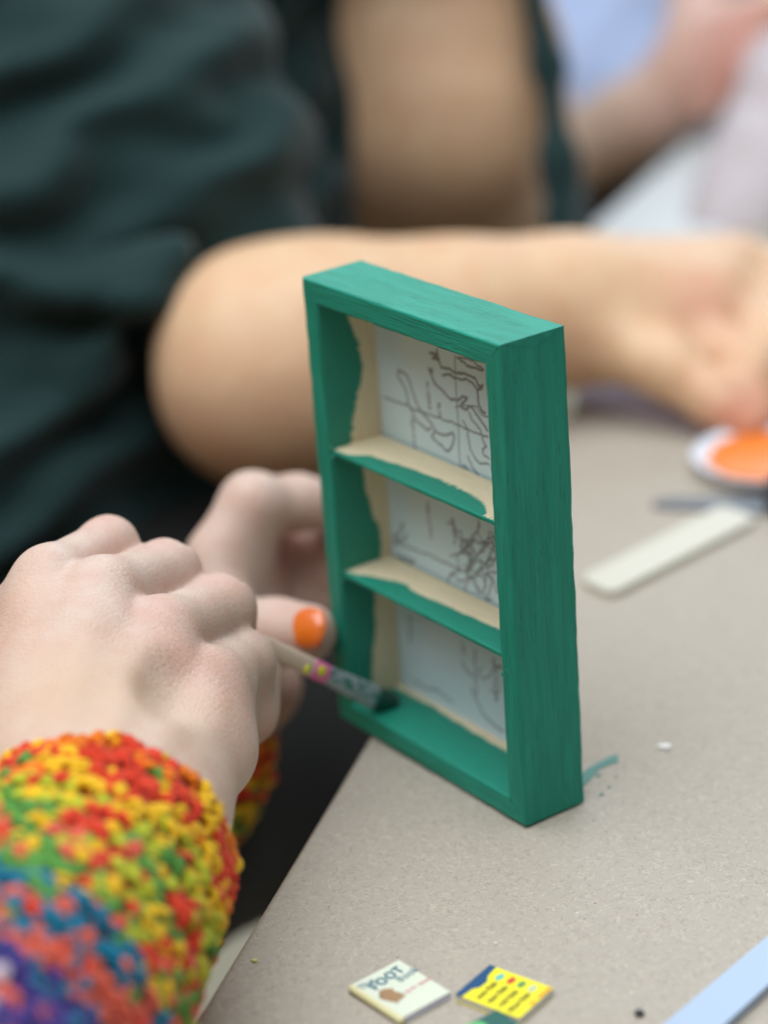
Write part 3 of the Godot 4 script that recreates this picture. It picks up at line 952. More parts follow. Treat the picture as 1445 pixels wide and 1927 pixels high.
func knit_sleeve(parent: Node, points: Array, radii: Array, first_side: Vector3, seed_: int, row_gap := 0.0031) -> void:
	var rng := RandomNumberGenerator.new()
	rng.seed = seed_
	var curve := Curve3D.new()
	curve.bake_interval = 0.002
	for i in points.size():
		var a: Vector3 = points[maxi(i - 1, 0)]
		var b: Vector3 = points[mini(i + 1, points.size() - 1)]
		curve.add_point(points[i], (a - b) / 6.0 if i > 0 else Vector3.ZERO, (b - a) / 6.0 if i < points.size() - 1 else Vector3.ZERO)
	var total := curve.get_baked_length()
	var n := FastNoiseLite.new()
	n.seed = seed_
	n.frequency = 14.0
	var frame_at := func(s: float) -> Array:
		var p := curve.sample_baked(s, true)
		var d := (curve.sample_baked(minf(s + 0.004, total), true) - curve.sample_baked(maxf(s - 0.004, 0.0), true)).normalized()
		var u := (first_side - d * first_side.dot(d)).normalized()
		var f := s / total * (radii.size() - 1)
		var i := mini(int(f), radii.size() - 2)
		return [p, u, d.cross(u), d, lerpf(radii[i], radii[i + 1], f - i) * 0.001]
	var skin_point := func(s: float, a: float, inset: float) -> Vector3:
		var fr: Array = frame_at.call(s)
		var o: Vector3 = fr[1] * cos(a) + fr[2] * sin(a)
		var q: Vector3 = fr[0] + o * fr[4]
		return fr[0] + o * (fr[4] + 0.06 * fr[4] * n.get_noise_3dv(q) * 2.0 - inset)
	# the cloth itself
	var sides := 72
	var v := PackedVector3Array()
	var index := PackedInt32Array()
	var rows: Array = []
	var rows_n := int(total / 0.004)
	for i in range(5, -1, -1):
		rows.append([0.004 * i, 0.0042])
	for i in rows_n + 1:
		rows.append([total * i / rows_n, 0.0016])
	for rw in rows:
		for k in sides:
			v.append(skin_point.call(rw[0], TAU * k / sides, rw[1]))
	for i in rows.size() - 1:
		for k in sides:
			var a := i * sides + k
			var b := i * sides + (k + 1) % sides
			index.append_array(PackedInt32Array([a, a + sides, b, b, a + sides, b + sides]))
	var cloth := finished(v, index, func(_p): return Color(0.42, 0.05, 0.02))
	var part := put("sleeve", cloth, cloth_material(), parent)
	part.set_meta("label", "chunky knitted cuff in orange, yellow, green and teal yarn")
	# the stitches: rows of plump loops lying round the sleeve
	var st := SurfaceTool.new()
	st.begin(Mesh.PRIMITIVE_TRIANGLES)
	var row := 0
	var s := 0.0
	while s < minf(total, 0.13):
		var fr: Array = frame_at.call(s)
		var count := int(TAU * fr[4] / 0.0043)
		var hold := Color.BLACK
		var left := 0
		for k in count:
			var a := TAU * (k + 0.5 * (row % 2) + 0.18 * rng.randfn()) / count
			var ss := s + 0.0005 * rng.randfn() + 0.0009 * sin(a * 9.0 + row)
			if left <= 0:
				hold = yarn(s * 1000.0 + 1.5 * sin(a * 5.0), rng)
				left = 2 if rng.randf() < 0.25 else 1
			left -= 1
			var p: Vector3 = skin_point.call(clampf(ss, 0.0, total), a, 0.0008)
			var p2: Vector3 = skin_point.call(clampf(ss, 0.0, total), a + 0.02, 0.0008)
			var round_ := (p2 - p).normalized()
			var out: Vector3 = (p - (frame_at.call(ss)[0] as Vector3)).normalized()
			var dn := out.cross(round_).normalized()
			var tilt := (0.35 if (row % 2) == 0 else -0.30) + 0.22 * rng.randfn()
			var x := (round_ * cos(tilt) + dn * sin(tilt))
			var y := out.cross(x)
			var b := 0.92 + 0.16 * rng.randf()
			var c := Color(hold.r * b, hold.g * b, hold.b * b)
			var half := 0.0030 * (0.85 + 0.3 * rng.randf())
			var arch := 0.0011 * (1.0 if row % 2 == 0 else -1.0)
			add_loop(st, p + out * 0.0004 * rng.randfn() + y * 0.0006, x, y, out, half, 0.00105, arch, c)
			add_loop(st, p + out * 0.0004 * rng.randfn() - y * 0.0011, x, y, out, half * 0.9, 0.0010, arch, Color(c.r * 0.93, c.g * 0.93, c.b * 0.93))
			for f in 2:
				var away := (out + x * rng.randfn() * 0.8 + y * rng.randfn() * 0.8).normalized()
				var root := p + out * 0.001 + x * 0.002 * rng.randfn()
				add_ball(st, root + away * 0.0009, away * 0.0013, away.cross(x).normalized() * 0.00005, away.cross(x).cross(away).normalized() * 0.00005, c, 3, 3)
		s += row_gap
		row += 1
	var loops := put("stitches", st.commit(), yarn_material(), part)
	loops.set_meta("kind", "stuff")

func build_painter() -> void:
	var person := base("person", Vector3(-0.1179, 0.0463, 0.0611))
	var o := person.position
	tag(person, "person in a rainbow knitted jumper holding the green frame and a paintbrush", "person")
	var skin := Color(0.55, 0.39, 0.315)
	var pink := Color(0.56, 0.285, 0.225)
	# the hand that paints, seen from its back
	var mi := Vector3(-0.0876, 0.0600, 0.0100)
	var mm := Vector3(-0.1001, 0.0733, 0.0024)
	var mr := Vector3(-0.1162, 0.0836, -0.0062)
	var mp := Vector3(-0.1318, 0.0859, -0.0137)
	var pi := Vector3(-0.0805, 0.0499, -0.0248)
	var pm := Vector3(-0.0856, 0.0630, -0.0345)
	var pr := Vector3(-0.1008, 0.0735, -0.0410)
	var pp := Vector3(-0.1177, 0.0821, -0.0445)
	var back := func(knuckle: Vector3, root: Vector3) -> Vector3: return knuckle.lerp(root, 0.22)
	var hand: Array = [
		[0.0018, 0.006, [[back.call(mi, Vector3(-0.1003, 0.0500, 0.0617)), mi, 0.0104, 0.0102], [mi, pi, 0.0102, 0.0097], [pi, Vector3(-0.0807, 0.0321, -0.0283), 0.0094, 0.0084], [Vector3(-0.0807, 0.0321, -0.0283), Vector3(-0.0782, 0.0343, -0.0400), 0.0084, 0.0070]]],
		[0.0018, 0.006, [[back.call(mm, Vector3(-0.1092, 0.0565, 0.0634)), mm, 0.0104, 0.0103], [mm, pm, 0.0103, 0.0101], [pm, Vector3(-0.0848, 0.0458, -0.0361), 0.0095, 0.0084], [Vector3(-0.0848, 0.0458, -0.0361), Vector3(-0.0845, 0.0338, -0.0419), 0.0084, 0.0072]]],
		[0.0018, 0.006, [[back.call(mr, Vector3(-0.1206, 0.0595, 0.0600)), mr, 0.0100, 0.0099], [mr, pr, 0.0099, 0.0096], [pr, Vector3(-0.0973, 0.0535, -0.0446), 0.0090, 0.0080], [Vector3(-0.0973, 0.0535, -0.0446), Vector3(-0.1010, 0.0455, -0.0359), 0.0080, 0.0070]]],
		[0.0018, 0.006, [[back.call(mp, Vector3(-0.1327, 0.0600, 0.0533)), mp, 0.0094, 0.0092], [mp, pp, 0.0092, 0.0084], [pp, Vector3(-0.1128, 0.0636, -0.0488), 0.0078, 0.0070], [Vector3(-0.1128, 0.0636, -0.0488), Vector3(-0.1147, 0.0554, -0.0400), 0.0070, 0.0062]]],
		[0.009, 0.014, [
			[Vector3(-0.1003, 0.0500, 0.0617), back.call(mi, Vector3(-0.1003, 0.0500, 0.0617)), 0.0135, 0.0104], [Vector3(-0.1092, 0.0565, 0.0634), back.call(mm, Vector3(-0.1092, 0.0565, 0.0634)), 0.0135, 0.0104],
			[Vector3(-0.1206, 0.0595, 0.0600), back.call(mr, Vector3(-0.1206, 0.0595, 0.0600)), 0.0135, 0.0100], [Vector3(-0.1327, 0.0600, 0.0533), back.call(mp, Vector3(-0.1327, 0.0600, 0.0533)), 0.0140, 0.0094],
			[Vector3(-0.1411, 0.0555, 0.0335), Vector3(-0.1440, 0.0718, -0.0143), 0.0150, 0.0120],
			[Vector3(-0.1076, 0.0453, 0.0290), Vector3(-0.1211, 0.0602, -0.0095), 0.0140, 0.0120],
		]],
		[0.012, 0.010, [[Vector3(-0.1055, 0.0444, 0.0705), Vector3(-0.1149, 0.0350, 0.1090), 0.0190, 0.0210], [Vector3(-0.1194, 0.0490, 0.0708), Vector3(-0.1277, 0.0384, 0.1076), 0.0190, 0.0210], [Vector3(-0.1047, 0.0456, 0.0700), Vector3(-0.1005, 0.0490, 0.0600), 0.0180, 0.0140]]],
		# thumb: from the wrist along the near edge, then behind the fingers
		[0.008, 0.008, [[Vector3(-0.0972, 0.0449, 0.0617), Vector3(-0.0881, 0.0481, 0.0257), 0.0150, 0.0112], [Vector3(-0.0881, 0.0481, 0.0257), Vector3(-0.0874, 0.0510, 0.0051), 0.0112, 0.0100], [Vector3(-0.0881, 0.0481, 0.0257), Vector3(-0.0859, 0.0325, -0.0306), 0.0105, 0.0095], [Vector3(-0.0859, 0.0325, -0.0306), Vector3(-0.0779, 0.0387, -0.0439), 0.0095, 0.0075]]],
		# tendons raised under the skin, a hollow between the first knuckles
		[0.006, 0.004, [[Vector3(-0.1231, 0.0701, 0.0632), Vector3(-0.1179, 0.0825, 0.0131), 0.0024, 0.0028], [Vector3(-0.1111, 0.0697, 0.0671), Vector3(-0.1035, 0.0749, 0.0201), 0.0020, 0.0026], [Vector3(-0.1000, 0.0662, 0.0653), Vector3(-0.0896, 0.0638, 0.0231), 0.0020, 0.0026]]],
		[0.009, 0.004, [[Vector3(-0.0924, 0.0764, 0.0379), Vector3(-0.0914, 0.0773, 0.0342), 0.009, 0.008, true]]],
	]
	# creases across the bent finger joints
	var wrinkles: Array = []
	for q in [[mi, pi, Vector3(-0.0807, 0.0321, -0.0283), 0.0097], [mm, pm, Vector3(-0.0848, 0.0458, -0.0361), 0.0101], [mr, pr, Vector3(-0.0973, 0.0535, -0.0446), 0.0096]]:
		var fore: Vector3 = (q[1] - q[0]).normalized()
		var bent: Vector3 = (q[2] - q[1]).normalized()
		var up: Vector3 = (fore - bent).normalized()
		var across: Vector3 = fore.cross(bent).normalized()
		for w in [-0.0032, -0.0014, 0.0004, 0.0022, 0.0040]:
			var lift: Vector3 = up * cos(w * 90.0) + up.cross(across) * sin(w * 90.0)
			var last := Vector3.ZERO
			for k in 5:
				var f := (k - 2) * 0.30
				var p: Vector3 = q[1] + (lift * cos(f) + across * sin(f)) * (q[3] + 0.00035) + fore.cross(across) * 0.0004 * sin(k * 2.1 + w * 3000.0)
				if k > 0:
					wrinkles.append([last, p, 0.00055, 0.00055, true])
				last = p
	hand.append([0.0010, 0.0006, wrinkles])
	for g in hand:
		for b in g[2]:
			b[0] -= o
			b[1] -= o
	var spots: Array = [
		[mi - o + Vector3(0, 0.008, 0.008), 0.012, pink, 0.55], [mm - o + Vector3(0, 0.008, 0.008), 0.012, pink, 0.3], [pi - o, 0.013, pink, 0.35],
		[pm - o + Vector3(0, 0.008, 0.004), 0.007, pink, 0.4], [pr - o + Vector3(0, 0.008, 0.004), 0.007, pink, 0.35], [pp - o + Vector3(0, 0.006, 0), 0.010, pink, 0.25],
		[Vector3(-0.0809, 0.0285, -0.0235) - o, 0.012, Color(0.58, 0.27, 0.22), 0.6], [Vector3(-0.1189, 0.0739, 0.0443) - o, 0.022, Color(0.54, 0.36, 0.235), 0.75], [Vector3(-0.1355, 0.0797, 0.0040) - o, 0.012, Color(0.55, 0.32, 0.22), 0.5], [Vector3(-0.0991, 0.0610, 0.0442) - o, 0.02, Color(0.55, 0.40, 0.29), 0.6],
	]
	var flesh := skin_material()
	put("hand", body_mesh(hand, 0.0010, skin_tint(skin, spots, 3)), flesh, person)
	knit_sleeve(person, [Vector3(-0.1141, 0.0473, 0.0715) - o, Vector3(-0.1194, 0.0430, 0.0992) - o, Vector3(-0.1306, 0.0399, 0.1254) - o, Vector3(-0.1458, 0.0389, 0.1593) - o, Vector3(-0.1604, 0.0425, 0.2033) - o], [35.0, 38.5, 41.0, 43.0, 45.0], Vector3(1, 0.2, 0), 21)
	# the hand that holds the frame: thumb in front, fingers behind
	var hi := Vector3(-0.0787, 0.0546, -0.1370)
	var hold: Array = [
		[0.012, 0.012, [
			[Vector3(-0.0955, -0.0061, -0.1229), hi, 0.0140, 0.0098], [Vector3(-0.0943, -0.0098, -0.1300), Vector3(-0.0855, 0.0381, -0.1540), 0.0150, 0.0105],
			[Vector3(-0.0928, -0.0121, -0.1344), Vector3(-0.0847, 0.0260, -0.1534), 0.0150, 0.0105], [Vector3(-0.0914, -0.0162, -0.1381), Vector3(-0.0842, 0.0147, -0.1509), 0.0150, 0.0110],
			[Vector3(-0.0941, -0.0084, -0.1273), Vector3(-0.1109, -0.0374, -0.1251), 0.0200, 0.0210], [Vector3(-0.1109, -0.0374, -0.1251), Vector3(-0.1404, -0.0576, -0.1124), 0.0210, 0.0230],
			[Vector3(-0.0796, -0.0049, -0.1179), Vector3(-0.0823, 0.0084, -0.1288), 0.0120, 0.0100],
		]],
		[0.010, 0.010, [[Vector3(-0.0799, 0.0562, -0.1334), Vector3(-0.0923, 0.0411, -0.1250), 0.0096, 0.0088], [Vector3(-0.0923, 0.0411, -0.1250), Vector3(-0.0911, 0.0252, -0.1098), 0.0088, 0.0100]]],
		[0.008, 0.006, [[Vector3(-0.0919, -0.0001, -0.1145), Vector3(-0.0876, 0.0250, -0.1011), 0.0140, 0.0108], [Vector3(-0.0876, 0.0246, -0.1009), Vector3(-0.0725, 0.0292, -0.0876), 0.0112, 0.0104], [Vector3(-0.0725, 0.0292, -0.0876), Vector3(-0.0615, 0.0323, -0.0787), 0.0104, 0.0096]]],
		[0.004, 0.006, [[hi, Vector3(-0.0642, 0.0497, -0.1480), 0.0099, 0.0094], [Vector3(-0.0642, 0.0497, -0.1480), Vector3(-0.0497, 0.0442, -0.1544), 0.0092, 0.0080], [Vector3(-0.0497, 0.0442, -0.1544), Vector3(-0.0386, 0.0460, -0.1443), 0.0080, 0.0070]]],
		[0.003, 0.006, [[Vector3(-0.0849, 0.0381, -0.1540), Vector3(-0.0729, 0.0271, -0.1668), 0.0100, 0.0092], [Vector3(-0.0729, 0.0271, -0.1668), Vector3(-0.0568, 0.0257, -0.1630), 0.0090, 0.0080], [Vector3(-0.0568, 0.0257, -0.1630), Vector3(-0.0415, 0.0322, -0.1451), 0.0080, 0.0070]]],
		[0.003, 0.006, [[Vector3(-0.0847, 0.0260, -0.1534), Vector3(-0.0710, 0.0163, -0.1645), 0.0098, 0.0090], [Vector3(-0.0710, 0.0163, -0.1645), Vector3(-0.0557, 0.0160, -0.1590), 0.0088, 0.0078], [Vector3(-0.0557, 0.0160, -0.1590), Vector3(-0.0422, 0.0228, -0.1412), 0.0078, 0.0070]]],
		[0.003, 0.006, [[Vector3(-0.0841, 0.0156, -0.1512), Vector3(-0.0716, 0.0083, -0.1590), 0.0090, 0.0080], [Vector3(-0.0716, 0.0083, -0.1590), Vector3(-0.0582, 0.0091, -0.1529), 0.0078, 0.0068]]],
	]
	for g in hold:
		for b in g[2]:
			b[0] -= o
			b[1] -= o
	var spots2: Array = [[Vector3(-0.0733, 0.0311, -0.1490) - o, 0.02, Color(0.52, 0.24, 0.20), 0.7], [Vector3(-0.0618, 0.0326, -0.0793) - o, 0.012, pink, 0.5], [Vector3(-0.0760, -0.0052, -0.1178) - o, 0.015, pink, 0.6]]
	put("hand", body_mesh(hold, 0.0021, skin_tint(skin, spots2, 4)), flesh, person)
	knit_sleeve(person, [Vector3(-0.1041, -0.0207, -0.1276) - o, Vector3(-0.1098, -0.0374, -0.1251) - o, Vector3(-0.1232, -0.0504, -0.1197) - o, Vector3(-0.1533, -0.0627, -0.1049) - o, Vector3(-0.1974, -0.0742, -0.0785) - o], [27.0, 29.0, 30.0, 33.0, 36.0], Vector3(1, 0.2, 0), 22)
	# the varnished thumb nail
	var nail := thumb_nail(0.0060, 0.0142, 0.0098)
	var lacquer := plain(Color(0.72, 0.145, 0.012), 0.28)
	lacquer.clearcoat_enabled = true
	lacquer.clearcoat = 0.8
	lacquer.clearcoat_roughness = 0.12
	var nm := put("fingernail", nail, lacquer, person)
	var tip := Vector3(-0.0597, 0.0327, -0.0788)
	var kn := Vector3(-0.0725, 0.0298, -0.0879)
	var lengthwise := (tip - kn).normalized()
	var towards := (Vector3(-0.0345, 0.3465, 0.5863) - tip).normalized()
	towards = (towards + Vector3(0, 0.12, 0) - lengthwise * towards.dot(lengthwise)).normalized()
	towards = (towards - lengthwise * towards.dot(lengthwise)).normalized()
	nm.transform = Transform3D(Basis(towards.cross(lengthwise).normalized(), towards, lengthwise), tip - o + lengthwise * 0.0040)
	nm.set_meta("label", "thumbnail varnished bright orange")
	# the rest of the jumper, out to the shoulders
	var jumper: Array = [[0.06, 0.05, [
		[Vector3(-0.21, 0.045, 0.225), Vector3(-0.46, 0.26, 0.27), 0.047, 0.062], [Vector3(-0.235, -0.085, -0.075), Vector3(-0.50, 0.24, -0.06), 0.044, 0.062],
		[Vector3(-0.58, 0.22, 0.22), Vector3(-0.60, 0.22, 0.0), 0.10, 0.10], [Vector3(-0.60, 0.18, 0.11), Vector3(-0.56, -0.22, 0.08), 0.15, 0.15]]]]
	for b in jumper[0][2]:
		b[0] -= o
		b[1] -= o
	var stripe := FastNoiseLite.new()
	stripe.seed = 33
	stripe.frequency = 160.0
	put("jumper", body_mesh(jumper, 0.008, func(p):
		var v := stripe.get_noise_3dv(p)
		return Color(0.72, 0.06, 0.02) if v < -0.15 else Color(0.84, 0.45, 0.02) if v < 0.1 else Color(0.10, 0.30, 0.05) if v < 0.3 else Color(0.0, 0.16, 0.27)), cloth_material(), person)
	# dark trousers below the table's edge
	var legs: Array = [[0.04, 0.05, [
		[Vector3(-0.0306, -0.1035, -0.3315), Vector3(-0.0957, -0.1050, -0.2551), 0.055, 0.052], [Vector3(-0.0957, -0.1050, -0.2551), Vector3(-0.1580, -0.0835, -0.1666), 0.052, 0.07],
		[Vector3(-0.0805, -0.1223, -0.4319), Vector3(-0.1570, -0.1328, -0.3518), 0.095, 0.11],
	]]]
	for g in legs:
		for b in g[2]:
			b[0] -= o
			b[1] -= o
	put("trousers", body_mesh(legs, 0.009, func(_p): return Color(0.005, 0.005, 0.006)), cloth_material(0.9), person)

func thumb_nail(half_w: float, length: float, r: float) -> ArrayMesh:
	# a plate curved round the finger's own z axis, rounded at root and tip; it dips into the skin at its rim
	var v := PackedVector3Array()
	var index := PackedInt32Array()
	var nu := 18
	var nv := 18
	for j in nv + 1:
		for i in nu + 1:
			var a := -1.0 + 2.0 * i / nu
			var b := -1.0 + 2.0 * j / nv
			# square to rounded shape
			var x := a * sqrt(1.0 - b * b * 0.5)
			var z := b * sqrt(1.0 - a * a * 0.5)
			var ang := x * half_w / r * 1.35
			var edge := maxf(absf(a), absf(b))
			var lift := 0.0006 * (1.0 - pow(edge, 6.0)) - 0.0006 * pow(edge, 14.0)
			var arch := -0.0008 * z * z
			v.append(Vector3(sin(ang) * (r + lift), cos(ang) * (r + lift) + arch + 0.0002, z * length * 0.5))
	for j in nv:
		for i in nu:
			var a := j * (nu + 1) + i
			index.append_array(PackedInt32Array([a, a + 1, a + nu + 2, a, a + nu + 2, a + nu + 1]))
	var m := finished(v, index, none)
	return m

func build_brush() -> void:
	# tip on the lower rail inside the frame, handle running back into the hand
	var tip := Vector3(-0.0359, 0.0076, -0.0706)
	var grip := Vector3(-0.0767, 0.0505, -0.0380)
	var end := tip + (grip - tip) * 1.3
	var b := base("paintbrush", tip)
	tag(b, "thin flat paintbrush with wet green bristles held inside the frame", "paintbrush")
	var way := (end - tip)
	var total := way.length()
	way = way.normalized()
	var turn := Basis.looking_at(way, (Vector3(-0.0345, 0.3465, 0.5863) - tip).normalized())
	var handle := put("handle", flat_rod([[0.034, 0.0029], [0.040, 0.0030], [0.06, 0.0030], [total, 0.0025]], 0.55), plain(Color(0.62, 0.47, 0.36), 0.5), b)
	handle.basis = turn
	var band := put("wrap", flat_rod([[0.0335, 0.0029], [0.0345, 0.0031], [0.0405, 0.0032], [0.0410, 0.0029]], 0.57), plain(Color(0.75, 0.16, 0.36), 0.45), b)
	band.basis = turn
	var dots := SurfaceTool.new()
	dots.begin(Mesh.PRIMITIVE_TRIANGLES)
	for d in [[0.0378, 0.0004, 0.0022], [0.0440, -0.0010, 0.001]]:
		add_ball(dots, Vector3(d[1], 0.0016, -d[0]), Vector3(0.0017, 0, 0), Vector3(0, 0.0006, 0), Vector3(0, 0, d[2]), Color.WHITE)
	put("wrap_dot", dots.commit(), plain(Color(0.66, 0.60, 0.02), 0.5), b).basis = turn
	var ferrule := put("ferrule", flat_rod([[0.0098, 0.0037], [0.0105, 0.0039], [0.018, 0.0036], [0.0335, 0.0030], [0.0340, 0.0028]], 0.5), metal_paint(), b)
	ferrule.basis = turn
	var hair := put("bristles", flat_rod([[0.0, 0.0028], [0.0010, 0.0040], [0.004, 0.0042], [0.0103, 0.0036]], 0.5), plain(Color(0.004, 0.055, 0.038), 0.3), b)
	hair.basis = turn
	hair.set_meta("label", "bristles soaked in dark green paint")

func metal_paint() -> StandardMaterial3D:
	# worn metal, spotted with green paint
	var m := plain(Color.WHITE, 0.5)
	var n := FastNoiseLite.new()
	n.seed = 44
	n.frequency = 0.03
	m.albedo_texture = picture(128, 128, func(x, y):
		return Color(0.34, 0.39, 0.43).lerp(Color(0.03, 0.20, 0.14), smoothstep(0.12, 0.3, n.get_noise_2d(x, y))))
	m.uv1_triplanar = true
	m.uv1_scale = Vector3(70, 70, 70)
	m.metallic = 0.3
	return m

func flat_rod(profile: Array, flat: float) -> ArrayMesh:
	# along -z from the tip; [distance, half width]
	var p := PackedVector3Array()
	var r := PackedFloat32Array()
	for q in profile:
		p.append(Vector3(0, 0, -q[0]))
		r.append(q[1])
	return tube(p, r, 18, flat)

func build_neighbour() -> void:
	var person := base("person", Vector3(-0.0974, 0.0418, -0.3264))
	var o := person.position
	tag(person, "person in a dark green top leaning over, forearm reaching across behind the frame", "person")
	var skin := Color(0.66, 0.42, 0.255)
	var groups: Array = [
		[0.02, 0.03, [
			[Vector3(-0.0793, 0.0459, -0.3368), Vector3(-0.0790, 0.0319, -0.3289), 0.0395, 0.0405], [Vector3(-0.0787, 0.0384, -0.3305), Vector3(-0.0434, 0.0415, -0.3393), 0.0425, 0.0395], [Vector3(-0.0434, 0.0415, -0.3393), Vector3(0.0076, 0.0430, -0.3540), 0.0395, 0.032], [Vector3(0.0076, 0.0430, -0.3540), Vector3(0.0536, 0.0419, -0.3643), 0.032, 0.0262],
		]],
		[0.02, 0.016, [[Vector3(0.0536, 0.0419, -0.3643), Vector3(0.1086, 0.0385, -0.3521), 0.0250, 0.0140], [Vector3(0.0537, 0.0436, -0.3651), Vector3(0.1165, 0.0435, -0.3650), 0.0250, 0.0140], [Vector3(0.0542, 0.0432, -0.3703), Vector3(0.1254, 0.0472, -0.3828), 0.0240, 0.0140], [Vector3(0.0555, 0.0441, -0.3707), Vector3(0.1327, 0.0477, -0.4046), 0.0230, 0.0130]]],
		[0.010, 0.008, [[Vector3(0.0623, 0.0364, -0.3513), Vector3(0.0896, 0.0271, -0.3258), 0.0190, 0.0135], [Vector3(0.0896, 0.0271, -0.3258), Vector3(0.1072, 0.0157, -0.3103), 0.0130, 0.0110], [Vector3(0.1072, 0.0157, -0.3103), Vector3(0.1189, 0.0073, -0.3014), 0.0108, 0.0090]]],
		[0.0018, 0.006, [[Vector3(0.1058, 0.0367, -0.3492), Vector3(0.1243, 0.0256, -0.3220), 0.0112, 0.0098], [Vector3(0.1243, 0.0256, -0.3220), Vector3(0.1247, 0.0089, -0.3053), 0.0098, 0.0082]]],
		[0.0018, 0.006, [[Vector3(0.1165, 0.0435, -0.3650), Vector3(0.1393, 0.0309, -0.3382), 0.0115, 0.0100], [Vector3(0.1393, 0.0309, -0.3382), Vector3(0.1388, 0.0091, -0.3184), 0.0098, 0.0082]]],
		[0.0018, 0.006, [[Vector3(0.1254, 0.0472, -0.3828), Vector3(0.1486, 0.0363, -0.3566), 0.0110, 0.0098], [Vector3(0.1486, 0.0363, -0.3566), Vector3(0.1481, 0.0135, -0.3310), 0.0095, 0.0080]]],
		[0.0018, 0.006, [[Vector3(0.1341, 0.0502, -0.4057), Vector3(0.1558, 0.0440, -0.3814), 0.0100, 0.0088], [Vector3(0.1558, 0.0440, -0.3814), Vector3(0.1567, 0.0229, -0.3511), 0.0085, 0.0072]]],
		# head, out of the picture above
		[0.02, 0.03, [[Vector3(0.0125, 0.1923, -0.7238), Vector3(0.0092, 0.2421, -0.7065), 0.052, 0.050], [Vector3(0.0092, 0.2421, -0.7065), Vector3(0.0048, 0.2936, -0.6466), 0.050, 0.06], [Vector3(0.0041, 0.2946, -0.6253), Vector3(-0.0009, 0.2681, -0.5712), 0.080, 0.062], [Vector3(0.0042, 0.3037, -0.6507), Vector3(0.0050, 0.2820, -0.6743), 0.085, 0.080], [Vector3(-0.0025, 0.2811, -0.5170), Vector3(-0.0034, 0.2750, -0.5037), 0.010, 0.013]]],
		# chest and throat
		[0.03, 0.06, [[Vector3(0.0125, 0.1923, -0.7238), Vector3(0.0043, 0.1152, -0.6488), 0.055, 0.066], [Vector3(-0.0257, 0.0618, -0.6376), Vector3(-0.0197, 0.0839, -0.6413), 0.056, 0.05], [Vector3(0.0266, 0.0665, -0.6125), Vector3(0.0255, 0.0839, -0.6250), 0.048, 0.042], [Vector3(-0.0083, -0.0260, -0.7095), Vector3(-0.0275, -0.1536, -0.6785), 0.085, 0.10]]],
	]
	for g in groups:
		for b in g[2]:
			b[0] -= o
			b[1] -= o
	var spots: Array = [[Vector3(0.1093, 0.0514, -0.3412) - o, 0.02, Color(0.60, 0.25, 0.17), 0.6], [Vector3(0.1180, 0.0094, -0.3023) - o, 0.018, Color(0.62, 0.22, 0.17), 0.7], [Vector3(-0.0910, 0.0295, -0.2997) - o, 0.03, Color(0.52, 0.28, 0.18), 0.5]]
	put("body", body_mesh(groups, 0.0045, skin_tint(skin, spots, 8)), skin_material(), person)
	var crown: Array = [[0.02, 0.03, [[Vector3(0.0052, 0.3082, -0.6688), Vector3(0.0072, 0.2806, -0.7007), 0.092, 0.088], [Vector3(-0.0468, 0.2960, -0.6800), Vector3(-0.0483, 0.2438, -0.6693), 0.045, 0.035], [Vector3(0.0556, 0.2888, -0.6770), Vector3(0.0521, 0.2367, -0.6664), 0.045, 0.035]]]]
	for b in crown[0][2]:
		b[0] -= o
		b[1] -= o
	put("hair", body_mesh(crown, 0.008, func(_p): return Color(0.05, 0.03, 0.02)), cloth_material(0.6), person)
